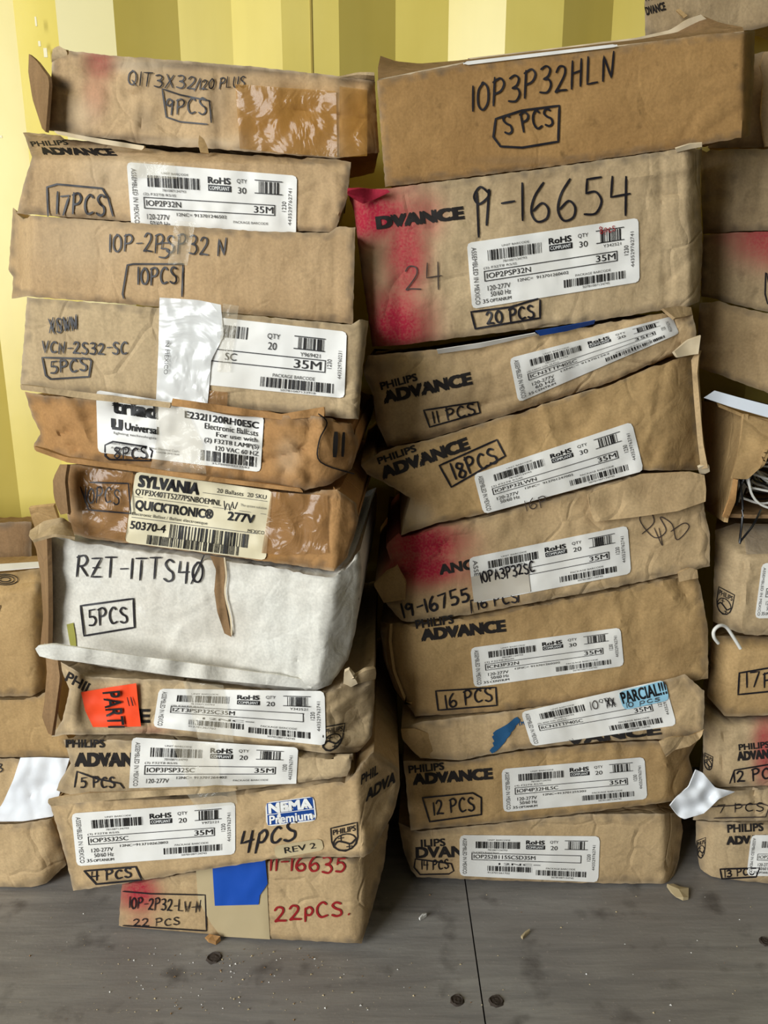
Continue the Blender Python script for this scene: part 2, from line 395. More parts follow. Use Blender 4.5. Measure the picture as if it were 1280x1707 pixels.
        for kv, v_ in enumerate(vs):          # rest under the box above, never inside it
            k_ = uv[kv][2] if kv < len(uv) else 9
            if k_ > 2 and k_ < 9 or s.free and k_ < 9: continue
            for tr in STACK[-2:]:
                for ox, oy in ((0, 0), (.007, 0), (-.007, 0), (0, .007), (0, -.007)):
                    h = tr.ray_cast(v_ + Vector((ox, oy, -.055)), Vector((0, 0, 1)), .06)
                    if h[0] is not None and v_.z > h[0].z - .0045: v_.z = h[0].z - .0045
        c = sum((vs[k] for k in prev), Vector()) / nl; vs.append(c); uv.append((0, 0, 9))
        for k in range(nl): fs.append((prev[k], prev[(k + 1) % nl], len(vs) - 1))
        b = s.mb.add(vs, fs, mat); s.vs = vs; STACK.append(BVHTree.FromPolygons(vs, fs))
        for key, blobs in (('paint', paint), ('dirt', dirt), ('bleach', bleach), ('amber', amber)):
            if not blobs and not (key == 'bleach' and edge_bleach) and key != 'dirt': continue
            dct = {}
            for i, (px, py, e) in enumerate(uv):
                a = 0.
                for (cx, cy), rx, ry, st in blobs:
                    nn = noise.noise(Vector((px / 45., py / 45., s.seed + 2.2))) * .2
                    a = max(a, st * exp(-max(0., ((px - cx) / rx) ** 2 + ((py - cy) / ry) ** 2 + nn) ** 1.5))
                if key == 'bleach' and e == 0: a = max(a, edge_bleach * (.5 + .8 * noise.noise(Vector((px / 20., py / 20., s.seed)))))
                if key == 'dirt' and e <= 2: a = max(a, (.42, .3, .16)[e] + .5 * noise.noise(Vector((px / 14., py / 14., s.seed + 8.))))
                if a > .003: dct[b + i] = min(1., a)
            s.mb.att[key] = dct
        lo = min(v.z for v in vs); s.base = Vector((s.q.x + s.dv.x * s.depth_ / 2, s.q.y + s.dv.y * s.depth_ / 2, lo))
        return s
    # ---- writing straight on the board: goes into the carton's own mesh
    def ribbon(s, pts, wpx, m='marker', off=None, mb=None, sm=False):
        if off is None: off = .0032 if mb else .0015
        if sm: pts = catmull(pts)
        dense = [pts[0]]
        for a, b in zip(pts, pts[1:]):
            k = max(1, int(math.dist(a, b) / 7))
            dense += [(lerp(a[0], b[0], j / k), lerp(a[1], b[1], j / k)) for j in range(1, k + 1)]
        pts = dense; vs, fs = [], []; n = len(pts)
        for i, p in enumerate(pts):
            a, b = pts[max(i - 1, 0)], pts[min(i + 1, n - 1)]; dx, dy = b[0] - a[0], b[1] - a[1]; L = math.hypot(dx, dy) or 1
            h = wpx * .5 * (1 if 0 < i < n - 1 else .7); ex = (-.3 * wpx if i == 0 else .3 * wpx if i == n - 1 else 0)
            x, y = p[0] + dx / L * ex, p[1] + dy / L * ex
            vs += [s.P(x - dy / L * h, y + dx / L * h, off), s.P(x + dy / L * h, y - dx / L * h, off)]
            if i: k = 2 * i; fs.append((k - 2, k, k + 1, k - 1))
        (mb or s.mb).add(vs, fs, m)
    def hand(s, txt, p0, p1, h, w=4.2, m='marker', up=None, mb=None, jit=1., off=None):
        rnd = random.Random(txt + str(p0)); tw = sum(ADV.get(c, .78) for c in txt) - .16
        ux, uy = (p1[0] - p0[0]) / tw, (p1[1] - p0[1]) / tw; L = math.hypot(p1[0] - p0[0], p1[1] - p0[1])
        hx, hy = up if up else ((p1[1] - p0[1]) / L, -(p1[0] - p0[0]) / L)
        x = 0
        for c in txt:
            for st in GL[c]:
                dy = rnd.uniform(-.06, .06) * jit; k = rnd.uniform(.93, 1.07)
                pts = [(p0[0] + ux * (x + a) + hx * h * (b * k + dy), p0[1] + uy * (x + a) + hy * h * (b * k + dy)) for a, b in st[1:]]
                s.ribbon(pts, w * .86, m, off, mb, sm=bool(st[0]))
            x += ADV.get(c, .78)
    def frame(s, pts, w=4., m='marker', mb=None, off=None): s.ribbon(pts, w, m, off, mb)
    def fit(s, txt, mp, u0, v0, u1, v1, weight=0., m='ink', mb=None, off=.0022):
        vs, fs, (W, H_) = text_mesh(txt)
        for sx, sy in (((-1, -1), (1, -1), (1, 1), (-1, 1), (0, 0)) if weight >= .02 else ((-1, 0), (1, 0)) if weight else ((0, 0),)):
            out = []
            for x, y in vs:
                x, y = x + sx * weight * .9 / W * (1 - .0), y + sy * weight * .7 / H_
                px, py = mp(u0 + (u1 - u0) * x, v1 + (v0 - v1) * y); out.append(s.P(px, py, off))
            (mb or s.mb).add(out, fs, m)
    def text(s, txt, p0, p1, h, weight=0., m='print', up=None, off=.0008, mb=None):
        """lettering with baseline p0-p1 and height h (pixels)"""
        L = math.dist(p0, p1); hx, hy = up if up else ((p1[1] - p0[1]) / L, -(p1[0] - p0[0]) / L)
        s.fit(txt, lambda u, v: (p0[0] + (p1[0] - p0[0]) * u + hx * h * (1 - v), p0[1] + (p1[1] - p0[1]) * u + hy * h * (1 - v)), 0, 0, 1, 1, weight, m, mb, off)
    def root(s, label, group=None, name='cardboard_box', cat='box'):
        s.e = empty(name, s.base, label, cat, group)
        s.o = s.mb.build('carton', s.e)
        for mb, nm, lab in s.parts:
            o = mb.build(nm, s.e)
            if lab: o['label'] = lab
        return s.e
    def sheet(s, name, T, B, L=None, R=None, m='paper', off=.001, cell=7., label=None, wr=0., seed=0):
        mb = MB(); L = [T[0]] + list(L or []) + [B[0]]; R = [T[-1]] + list(R or []) + [B[-1]]
        nx = max(3, int(max(math.dist(T[0], T[-1]), math.dist(B[0], B[-1])) / cell)); ny = max(3, int(max(math.dist(T[0], B[0]), math.dist(T[-1], B[-1])) / cell))
        vs, fs = [], []
        for j in range(ny + 1):
            for i in range(nx + 1):
                px, py = coons(T, B, L, R, i / nx, j / ny)
                o = off + wr * abs(noise.noise(Vector((px / 22., py / 34., seed + 3.3))))
                vs.append(s.P(px, py, o))
        for j in range(ny):
            for i in range(nx): k = j * (nx + 1) + i; fs.append((k, k + nx + 1, k + nx + 2, k + 1))
        mb.add(vs, fs, m); s.parts.append((mb, name, label)); return mb
    # ---- printed labels
    def quadmap(s, q):
        (a, b, c, d) = q
        return lambda u, v: tuple((1 - u) * (1 - v) * a[k] + u * (1 - v) * b[k] + u * v * c[k] + (1 - u) * v * d[k] for k in (0, 1))
    def bars(s, mb, mp, u0, v0, u1, v1, n=34, seed=0, m='ink'):
        rnd = random.Random(seed + int(u0 * 1000) + int(v0 * 777)); x = 0.; wid = []
        while x < 1: b = rnd.choice((1, 1, 1, 2, 3)) / (n * 2.6); wid.append((x, min(1, x + b))); x += b + rnd.choice((1, 1, 2, 3)) / (n * 2.6)
        for a, b in wid:
            ua, ub = lerp(u0, u1, a), lerp(u0, u1, b)
            ps = [mp(ua, v0), mp(ub, v0), mp(ub, v1), mp(ua, v1)]; vm = (v0 + v1) / 2; q = [mp(ua, vm), mp(ub, vm)]
            P = [s.P(*p, .0022) for p in (ps[0], ps[1], q[1], q[0], ps[2], ps[3])]
            mb.add(P, [(0, 3, 2, 1), (3, 5, 4, 2)], m)
    def rect(s, mb, mp, u0, v0, u1, v1, m='ink', off=.0022, n=6, k=1):
        vs, fs = [], []
        for j in range(k + 1):
            for i in range(n + 1): vs.append(s.P(*mp(lerp(u0, u1, i / n), lerp(v0, v1, j / k)), off))
        for j in range(k):
            for i in range(n): a = j * (n + 1) + i; fs.append((a, a + n + 1, a + n + 2, a + 1))
        mb.add(vs, fs, m)
    def box(s, mb, mp, u0, v0, u1, v1, tu=.005, tv=.012, m='ink'):
        s.rect(mb, mp, u0, v0, u1, v0 + tv, m, n=24); s.rect(mb, mp, u0, v1 - tv, u1, v1, m, n=24)
        s.rect(mb, mp, u0, v0, u0 + tu, v1, m, n=1, k=4); s.rect(mb, mp, u1 - tu, v0, u1, v1, m, n=1, k=4)
    def blank(s, name, quad, m='paper', off=.0014, cut=1., n=None, label=None):
        mb = MB(); mp = s.quadmap(quad); nx = max(4, int(math.dist(quad[0], quad[1]) / 7)); ny = max(4, int(math.dist(quad[0], quad[3]) * cut / 7))
        vs, fs = [], []; ru, rv = 6 / math.dist(quad[0], quad[1]), 6 / math.dist(quad[0], quad[3])
        for j in range(ny + 1):
            for i in range(nx + 1):
                u, v = i / nx, j / ny * cut
                if i in (0, nx) and j == 0: u, v = (ru * .35 if i == 0 else 1 - ru * .35), rv * .35
                if i in (0, nx) and j == ny and cut == 1.: u, v = (ru * .35 if i == 0 else 1 - ru * .35), 1 - rv * .35
                vs.append(s.P(*mp(u, v), off))
        for j in range(ny):
            for i in range(nx): k = j * (nx + 1) + i; fs.append((k, k + nx + 1, k + nx + 2, k + 1))
        mb.add(vs, fs, m); s.parts.append((mb, name, label)); return mb, mp
    def ship(s, quad, prod, qty, sub='', nc='', code='', volt=('120-277V', '50/60 Hz'), fam='', right='35M', cut=1., style=0, seed=0, name='shipping_label', m='paper', serial='443529762741', left='ASSEMBLED IN MEXICO', skip=()):
        mb, mp = s.blank(name, quad, m, cut=cut); A = lambda *a, **k: s.fit(*a, mb=mb, **k)
        ok = lambda v: v <= cut + .01
        rot = lambda u0, v0, u1, v1: (lambda x, y: mp(lerp(u0, u1, y), lerp(v1, v0, x)))     # reads upwards
        rotd = lambda u0, v0, u1, v1: (lambda x, y: mp(lerp(u1, u0, y), lerp(v0, v1, x)))    # reads downwards
        if left: s.fit(left, rotd(.022, .08, .05, min(.95, cut - .03)), 0, 0, 1, 1, 0, 'faint', mb)
        s.bars(mb, mp, .115, .155, .43, .315, 44, seed); A('UNIT BARCODE', mp, .2, .1, .36, .13, m='faint'); A('781087134793', mp, .2, .335, .34, .37, m='faint')
        if 'rohs' not in skip:
            A('RoHS', mp, .475, .115, .605, .205, weight=.03); s.rect(mb, mp, .475, .225, .61, .315)
            A('COMPLIANT', mp, .482, .243, .602, .298, weight=.015, m='white_ink', off=.0028)
        if 'qty' not in skip: A('QTY', mp, .645, .115, .705, .185); A(qty, mp, .65, .235, .7, .325)
        s.bars(mb, mp, .775, .125, .895, .3, 15, seed + 5)
        s.rect(mb, mp, .75, .105, .915, .118); s.rect(mb, mp, .75, .295, .915, .308)
        if code: A(code, mp, .79, .335, .895, .38)
        if sub: A(sub, mp, .085, .4, .28, .445, m='faint')
        y0, y1 = (.46, .62) if style == 0 else (.43, .6)
        s.box(mb, mp, .085, y0, .872, y1)
        wp = .026 * len(prod); A(prod, mp, .1, y0 + .04, .1 + min(.6, wp), y1 - .04, weight=.004)
        if right: A(right, mp, .745, y0 + .03, .86, y1 - .03, weight=.004)
        if nc and ok(.71): A(nc, mp, .28, .655, .58, .7, weight=.006)
        if style == 1:
            if ok(.84): s.bars(mb, mp, .2, .73, .52, .85, 44, seed + 3); A('913701261702', mp, .2, .87, .36, .91, m='faint')
        else:
            if volt and ok(.76): A(volt[0], mp, .1, .69, .235, .765)
            if volt and ok(.86): A(volt[1], mp, .115, .785, .235, .86)
            if fam and ok(.94): A('35', mp, .065, .885, .1, .945); A(fam, mp, .108, .895, .235, .945, weight=.012)
        if ok(.8): A('PACKAGE BARCODE', mp, .62, .725, .83, .76, m='faint')
        if ok(.9): s.bars(mb, mp, .55, .785, .915, .905, 50, seed + 9); A('50781087134745', mp, .66, .92, .82, .955, m='faint')
        s.fit('1230', rot(.912, .4, .937, .55), 0, 0, 1, 1, 0, 'ink', mb)
        s.fit(serial, rot(.95, .2, .97, min(.75, cut)), 0, 0, 1, 1, 0, 'faint', mb)
        return mb, mp
    def brand(s, pa, pb, h1, aa, ab, h2, m='print', t1='PHILIPS', t2='ADVANCE', up=None, w2=.075):
        if t1: s.text(t1, pa, pb, h1, .04, m, up)
        if t2: s.text(t2, aa, ab, h2, w2, m, up)
    def shield(s, tl, tr, br, bl, m='print', w=2.0, mb=None):
        mp = s.quadmap((tl, tr, br, bl)); R = lambda pts, ww=w, sm=False: s.ribbon([mp(*p) for p in pts], ww, m, .0009, mb, sm)
        R([(0, 0), (1, 0), (1, .55), (.93, .78), (.75, .93), (.5, 1), (.25, .93), (.07, .78), (0, .55), (0, 0)])
        s.fit('PHILIPS', mp, .07, .09, .93, .29, .02, m, mb, .0009)
        R([(.5 + .44 * cos(a * pi / 9), .65 + .31 * sin(a * pi / 9)) for a in range(19)])
        R([(.08, .72), (.25, .58), (.5, .66), (.72, .74), (.92, .6)], w * 1.4, True)
        for cx, cy in ((.36, .47), (.66, .84)): R([(cx - .1, cy), (cx + .1, cy)]); R([(cx, cy - .09), (cx, cy + .09)])
def slab(parent, name, T, B, L, R, dep, m, th=.003, cell=9., wob=.002, seed=0, label=None, noise_scale=40., top=None, push=None):
    """a board or sheet with real thickness: outline in the picture, world depth y given at TL, TR, BR, BL"""
    mb = MB(); L = [T[0]] + list(L or []) + [B[0]]; R = [T[-1]] + list(R or []) + [B[-1]]
    nx = max(3, int(max(math.dist(T[0], T[-1]), math.dist(B[0], B[-1])) / cell)); ny = max(3, int(max(math.dist(T[0], B[0]), math.dist(T[-1], B[-1])) / cell))
    fr, bk = [], []
    for j in range(ny + 1):
        for i in range(nx + 1):
            s_, t = i / nx, j / ny; px, py = coons(T, B, L, R, s_, t)
            y = (1 - s_) * (1 - t) * dep[0] + s_ * (1 - t) * dep[1] + s_ * t * dep[2] + (1 - s_) * t * dep[3]
            y += wob * noise.noise(Vector((px / noise_scale, py / noise_scale, seed + .7))) * 1.5
            p = at(px, py, y); fr.append(p)
    I = lambda i, j: j * (nx + 1) + i; nrm = []
    for j in range(ny + 1):
        for i in range(nx + 1):
            a = fr[I(min(i + 1, nx), j)] - fr[I(max(i - 1, 0), j)]; b = fr[I(i, min(j + 1, ny))] - fr[I(i, max(j - 1, 0))]
            n = a.cross(b); n = n.normalized() if n.length > 1e-9 else Vector((0, 1, 0))
            if n.dot(fr[I(i, j)] - CAM) < 0: n = -n
            bk.append(fr[I(i, j)] + n * th)
    n = len(fr); fs = []
    for j in range(ny):
        for i in range(nx):
            q = (I(i, j), I(i, j + 1), I(i + 1, j + 1), I(i + 1, j)); fs.append(q); fs.append(tuple(n + k for k in q[::-1]))
    loop = [I(i, 0) for i in range(nx + 1)] + [I(nx, j) for j in range(1, ny + 1)] + [I(i, ny) for i in range(nx - 1, -1, -1)] + [I(0, j) for j in range(ny - 1, 0, -1)]
    mb.add(fr + bk, fs, m)
    es = [(loop[k], loop[(k + 1) % len(loop)], n + loop[(k + 1) % len(loop)], n + loop[k]) for k in range(len(loop))]
    k = mb.mat(top or m); mb.f += es; mb.mi += [k] * len(es)
    if parent is None: return mb
    o = mb.build(name, parent)
    if label: o['label'] = label
    return o
# ---------------------------------------------------------------- setting
def wall_paint(name):
    q = NT(name); tc = q.n('ShaderNodeTexCoord'); co = tc.outputs['Object']
    nz = q.n('ShaderNodeTexNoise', i_Scale=5.0, i_Detail=4.0); q.l(co, nz.inputs['Vector'])
    c = q.mix(q.ramp(nz.outputs[0], (.35, g(0)), (.7, g(1))), lin((214, 194, 96)), lin((224, 206, 116)))
    mp = q.n('ShaderNodeMapping'); mp.inputs['Scale'].default_value = (30, 30, 2.5); q.l(co, mp.inputs[0])
    st = q.n('ShaderNodeTexNoise', i_Scale=1.0, i_Detail=3.0); q.l(mp.outputs[0], st.inputs['Vector'])
    c = q.mix(.25, c, q.ramp(st.outputs[0], (.3, g(.8)), (.6, g(1))), 'MULTIPLY')
    sp = q.n('ShaderNodeTexNoise', i_Scale=60.0, i_Detail=2.0); q.l(co, sp.inputs['Vector'])
    c = q.mix(q.ramp(sp.outputs[0], (.18, g(.7)), (.23, g(0))), c, lin((120, 96, 50)))
    q.l(c, q.b.inputs['Base Color']); q.b.inputs['Roughness'].default_value = .3; q.b.inputs['Specular IOR Level'].default_value = .5
    b = q.bump(nz.outputs[0], .1, .004); q.bump(sp.outputs[0], .08, .001, b); return q.m
def floor_mat(name):
    q = NT(name); tc = q.n('ShaderNodeTexCoord'); co = tc.outputs['Object']
    mp = q.n('ShaderNodeMapping'); mp.inputs['Scale'].default_value = (5, 42, 1); q.l(co, mp.inputs[0])
    gr = q.n('ShaderNodeTexNoise', i_Scale=1.6, i_Detail=7.0, i_Roughness=.65, i_Distortion=.3); q.l(mp.outputs[0], gr.inputs['Vector'])
    bg = q.n('ShaderNodeTexNoise', i_Scale=6.0, i_Detail=5.0); q.l(co, bg.inputs['Vector'])
    c = q.mix(q.ramp(gr.outputs[0], (.3, g(0)), (.72, g(1))), lin((116, 113, 110)), lin((160, 156, 149)))
    c = q.mix(q.ramp(bg.outputs[0], (.35, g(0)), (.65, g(.8))), c, lin((124, 118, 113)))
    m2 = q.n('ShaderNodeMapping'); m2.inputs['Scale'].default_value = (14, 160, 1); q.l(co, m2.inputs[0])
    sc = q.n('ShaderNodeTexNoise', i_Scale=1.0, i_Detail=4.0); q.l(m2.outputs[0], sc.inputs['Vector'])
    c = q.mix(q.ramp(sc.outputs[0], (.6, g(0)), (.75, g(.35))), c, lin((148, 140, 132)))
    du = q.n('ShaderNodeTexNoise', i_Scale=240.0, i_Detail=2.0); q.l(co, du.inputs['Vector'])
    c = q.mix(q.ramp(du.outputs[0], (.66, g(0)), (.74, g(.5))), c, lin((170, 160, 148)))
    dd = q.n('ShaderNodeTexNoise', i_Scale=22.0, i_Detail=5.0); q.l(co, dd.inputs['Vector'])
    c = q.mix(q.ramp(dd.outputs[0], (.28, g(.6)), (.42, g(0))), c, lin((56, 48, 44)))
    q.l(c, q.b.inputs['Base Color']); q.b.inputs['Roughness'].default_value = .62; q.b.inputs['Specular IOR Level'].default_value = .3
    b = q.bump(gr.outputs[0], .25, .003); q.bump(du.outputs[0], .12, .001, b); return q.m
M['wall'] = wall_paint('yellow_steel_paint'); M['floor'] = floor_mat('dark_plywood')
M['wall_pale'] = plain('pale_touch_up_paint', (222, 210, 150), .4, .4)
M['weld'] = plain('weld_seam', (168, 146, 66), .5); M['gap'] = plain('plywood_gap', (26, 23, 22), .9, .05)
M['chip'] = plain('paint_chip', (240, 232, 196), .6); M['knot'] = kraft('countersunk_filler', (74, 66, 60), seed=9.)
M['ceil'] = plain('container_ceiling_paint', (196, 190, 160), .6)
YD, YN = 1.067, 1.031
prof = []; x0 = -.1205 - 5 * .2635
for k in range(12):
    o = x0 + k * .2635; prof += [(o, YN), (o + .0675, YN), (o + .1345, YD), (o + .199, YD)]
mb = MB(); vs = []; rows = [0, .3, .6, .9, 1.2, 1.6, 2.3]; n = len(prof)
for z in rows: vs += [(x, y, z) for x, y in prof]
for x, y in prof: pass
fs = [(j * n + i, j * n + i + 1, (j + 1) * n + i + 1, (j + 1) * n + i) for j in range(len(rows) - 1) for i in range(n - 1)]
b0 = len(vs); vs += [(x, 1.10, z) for z in (0, 2.3) for x in (prof[0][0], prof[-1][0])]; fs.append((b0 + 1, b0, b0 + 2, b0 + 3))
mb.add(vs, fs, 'wall')
kp = mb.mat('wall_pale')
for k_, f_ in enumerate(fs):     # one repainted flat, left of the left stack
    xm = sum(vs[v][0] for v in f_) / 4
    if len(f_) == 4 and -.38 < xm < -.32 and k_ < len(fs) - 1: mb.mi[k_] = kp
def wbox(mb, c, h, m):
    v = [(c[0] + h[0] * a, c[1] + h[1] * b, c[2] + h[2] * d) for a in (-1, 1) for b in (-1, 1) for d in (-1, 1)]
    mb.add(v, [(0, 1, 3, 2), (4, 6, 7, 5), (0, 4, 5, 1), (2, 3, 7, 6), (0, 2, 6, 4), (1, 5, 7, 3)], m)
p = at(519, 60, YN); wbox(mb, (p.x, YN, 1.15), (.0011, .0012, 1.15), 'weld')
for px, py, a, b in ((60, 36, 1.5, 7), (66, 73, 2, 4), (76, 88, 3, 7), (1, 228, 3, 2), (452, 133, 14, 2.2)):
    q = at(px, py, YN); wbox(mb, (q.x, YN, q.z), (a * .0007, .0006, b * .0007), 'chip')
tag(mb.build('wall_back', smooth=False), 'corrugated yellow painted steel container wall behind the box stacks', None, None, 'structure')
mb = MB(); sx = on_floor(794, 1600).x
for a, b in ((-1.6, sx - .0008), (sx + .0008, 1.8)): wbox(mb, ((a + b) / 2, -.55, -.015), ((b - a) / 2, 1.65, .015), 'floor')
wbox(mb, (0, -.55, -.03), (1.8, 1.65, .012), 'gap')
fl = tag(mb.build('floor', smooth=False), 'dark grey scuffed plywood container floor', None, None, 'structure')
for px, py, r in ((357, 1597, .0075), (762, 1668, .0065), (827, 1669, .0068), (1276, 1570, .006)):
    c = on_floor(px, py); mb = MB(); vs = [Vector((c.x, c.y, .0004))]; fs = []
    rnd = random.Random(px)
    for ring, (rr, zz) in enumerate(((.35, .0012), (.7, .0003), (.9, .0014), (1.1, -.0002))):
        for k in range(18):
            a = 2 * pi * k / 18; j = 1 + rnd.uniform(-.12, .12); vs.append(Vector((c.x + r * rr * j * cos(a), c.y + r * rr * j * sin(a), zz + rnd.uniform(0, .0006))))
    fs += [(0, 1 + k, 1 + (k + 1) % 18) for k in range(18)]
    for q in range(3): fs += [(1 + q * 18 + k, 1 + (q + 1) * 18 + k, 1 + (q + 1) * 18 + (k + 1) % 18, 1 + q * 18 + (k + 1) % 18) for k in range(18)]
    mb.add(vs, fs, 'knot'); mb.build('screw_plug', fl)
# the container's other sides, out of the frame: they shade and bounce the daylight
mb = MB(); wbox(mb, (0, -.55, 2.32), (1.9, 1.7, .02), 'ceil'); tag(mb.build('ceiling', smooth=False), None, None, None, 'structure')
# ---------------------------------------------------------------- left stack, top to bottom
GLS = 'battered cartons in the left stack'
def brown(c, **k): return c
# 1: amber taped box, 9 PCS
c = Carton(.82, [(88, 82), (180, 92), (300, 101), (430, 112), (560, 126), (600, 132), (625, 135)], [(78, 216), (100, 222), (200, 233), (237, 240), (290, 245), (330, 246), (464, 257), (562, 264), (632, 254)],
  L=[(84, 150)], R=[(627, 180)], first=True, yaw=6, folds=[((608, 132), (612, 262), (634, 200), 48)], depth=.17, amp=.0016, seed=1, crumple=.0022,
  creases=[((100, 100), (108, 215), 1.5, 5), ((240, 165), (232, 240), 1.6, 6), ((360, 110), (368, 250), 1.2, 5), ((400, 150), (400, 250), -1, 4), ((90, 150), (240, 158), 1, 5), ((560, 140), (566, 262), -1.2, 6), ((470, 180), (620, 200), 1.4, 5)],
  dents=[((105, 140), 16, 12, 4), ((590, 130), 30, 10, 4)])
c.body('kraft_pink', paint=[((165, 105), 26, 34, .55), ((160, 150), 22, 45, .28)], amber=[((500, 200), 96, 52, .75), ((600, 200), 34, 60, .8)], dirt=[((330, 108), 150, 9, .75), ((300, 140), 60, 40, .3), ((200, 232), 90, 8, .7), ((595, 132), 36, 10, .9), ((105, 142), 14, 8, .8), ((450, 116), 120, 8, .7), ((240, 200), 20, 30, .35), ((360, 180), 16, 50, .3), ((100, 212), 26, 10, .7), ((470, 170), 60, 30, .3), ((600, 250), 40, 12, .5)], bleach=[((330, 240), 100, 10, .5), ((230, 110), 50, 14, .5), ((130, 190), 40, 30, .35), ((420, 235), 40, 14, .5)], edge_bleach=.7)
c.hand('QIT3X32', (212, 140), (326, 150), 22, 2.6, up=(.12, -1)); c.hand('/120 PLUS', (324, 150), (408, 145), 17, 2.4, up=(.12, -1))
c.hand('9PCS', (276, 190), (345, 190), 26, 3.0); c.frame([(352, 204), (349, 168), (300, 158), (270, 148), (277, 195), (300, 203), (345, 207)], 2.6)
c.sheet('packing_tape', [(392, 140), (470, 146), (560, 152)], [(400, 248), (480, 256), (562, 262)], m='amber', off=.0016, wr=.003, seed=1)
c.sheet('packing_tape', [(566, 144), (612, 150)], [(566, 262), (612, 260)], m='amber', off=.002, wr=.003, seed=4)
e = c.root('water-stained box with amber tape, marked 9 PCS, on top of the left stack', GLS)
slab(e, 'end_flap', [(48, 90), (60, 100), (80, 128)], [(70, 214), (76, 220)], [(47, 120), (54, 165)], [(82, 140), (80, 170)], (.86, .818, .82, .85), 'kraft_in', seed=2)
slab(e, 'torn_strip', [(90, 218), (160, 230), (240, 243)], [(96, 224), (170, 240), (236, 250)], [(92, 221)], [(240, 247)], (.822, .815, .815, .822), 'white_torn', wob=.006, th=.002, cell=5)
slab(e, 'torn_strip', [(332, 225), (340, 232)], [(334, 254), (348, 256)], [(330, 240)], [(346, 245)], (.81, .81, .805, .805), 'kraft_gold', th=.0015, cell=5)
slab(e, 'crushed_corner', [(566, 130), (596, 124), (624, 126)], [(574, 140), (600, 142), (624, 138)], [(564, 136)], [(625, 132)], (.812, .812, .818, .818), 'kraft_grey', wob=.008, th=.003, cell=5)
slab(e, 'crushed_corner', [(90, 80), (98, 76), (110, 84)], [(86, 104), (96, 98), (112, 92)], [(86, 90)], [(112, 88)], (.812, .812, .814, .814), 'kraft_grey', wob=.008, th=.003, cell=4)
# 2: 17 PCS
c = Carton(.80, [(38, 220), (100, 226), (250, 240), (400, 252), (545, 263), (585, 270)], [(28, 356), (300, 375), (430, 384), (558, 387)],
  L=[(54, 262), (40, 305)], R=[(579, 330)], yaw=6, folds=[((52, 264), (583, 274), (300, 235), 62)], depth=.2, amp=.0018, seed=2, crumple=.0012,
  creases=[((130, 280), (170, 300), -2, 8), ((52, 268), (60, 330), 1.5, 10), ((556, 290), (566, 380), -1.3, 7), ((310, 268), (330, 380), .8, 8), ((480, 280), (470, 380), .9, 6)], dents=[((90, 270), 40, 14, 3), ((560, 276), 24, 10, 3)])
c.body('kraft_pink', bleach=[((190, 290), 60, 50, .35)], edge_bleach=.4)
c.hand('17PCS', (92, 356), (176, 358), 34, 4.2); c.frame([(80, 360), (78, 312), (95, 307), (170, 314), (180, 330), (188, 360)], 3.2)
c.text('PHILIPS', (54, 244), (114, 241), 8, .03, up=(-.5, -1)); c.text('ADVANCE', (74, 257), (194, 259), 11, .08, up=(-.9, -1))
c.ship([(211, 270), (495, 293), (493, 404), (220, 393)], 'IOP2P32N', '30', '(2) F32T8 RS/IS', '12NC= 913701246502', '', ('120-277V', '50/60 Hz'), '', cut=.86, seed=2, m='paper')
c.sheet('clear_tape', [(216, 268), (290, 272)], [(222, 296), (296, 298)], m='clear', off=.003, wr=.003)
c.root('rosy-brown box with white label, marked 17 PCS, second from top of left stack', GLS)
# 3: 10 PCS plain
c = Carton(.775, [(22, 346), (36, 350), (60, 354), (300, 363), (592, 379)], [(20, 498), (44, 494), (300, 514), (588, 540)], L=[(14, 450), (22, 462)], R=[(590, 470)], yaw=7,
  folds=[((58, 354), (50, 495), (30, 430), 42)], depth=.22, amp=.001, seed=3, creases=[((320, 366), (300, 470), 1.4, 5), ((18, 455), (50, 470), 2, 6), ((560, 380), (556, 530), .8, 8)], dents=[((34, 358), 10, 10, 4)])
c.body('kraft_pink', edge_bleach=.3, bleach=[((140, 400), 90, 60, .25)])
c.hand('IOP-2PSP32 N', (180, 418), (377, 426), 30, 3.2); c.hand('5', (264, 428), (284, 430), 26, 3)
c.hand('10PCS', (228, 474), (296, 474), 28, 3.6); c.frame([(303, 494), (305, 440), (222, 440), (212, 442), (204, 490), (206, 497)], 3)
c.sheet('clear_tape', [(292, 368), (326, 370)], [(280, 440), (312, 442)], m='clear', off=.002, wr=.002)
c.root('plain tan box without a label, marked 10 PCS, third from top of left stack', GLS)
# 4: VCN 5 PCS with white tape
c = Carton(.70, [(45, 475), (150, 486), (260, 494), (370, 505), (500, 522), (600, 532), (614, 535)], [(34, 640), (60, 648), (250, 669), (410, 682), (540, 694), (598, 699)], L=[(40, 560)], R=[(612, 548), (604, 620)], yaw=8,
  folds=[((600, 532), (590, 700), (612, 600), 45)], depth=.24, amp=.0009, seed=4, dents=[((90, 490), 26, 12, 3), ((612, 536), 10, 10, 3)], creases=[((540, 690), (580, 640), 1.5, 5), ((262, 500), (256, 668), .8, 5), ((582, 545), (566, 690), -.8, 8)])
c.body('kraft_grey', edge_bleach=.45, dirt=[((60, 645), 40, 6, .4)], bleach=[((80, 488), 40, 10, .5)])
c.hand('XSWN', (82, 556), (130, 552), 24, 2.6); c.hand('VNXW', (84, 554), (128, 550), 22, 2.2)
c.hand('VCN-2S32-SC', (70, 588), (212, 591), 19, 3.2); c.hand('5PCS', (84, 622), (146, 618), 20, 3.4)
c.frame([(72, 596), (148, 598), (152, 602), (148, 628), (84, 632), (76, 626), (70, 596)], 3)
mb, mp = c.blank('shipping_label', [(345, 527), (578, 553), (574, 664), (330, 640)])
A = lambda *a, **k: c.fit(*a, mb=mb, **k)
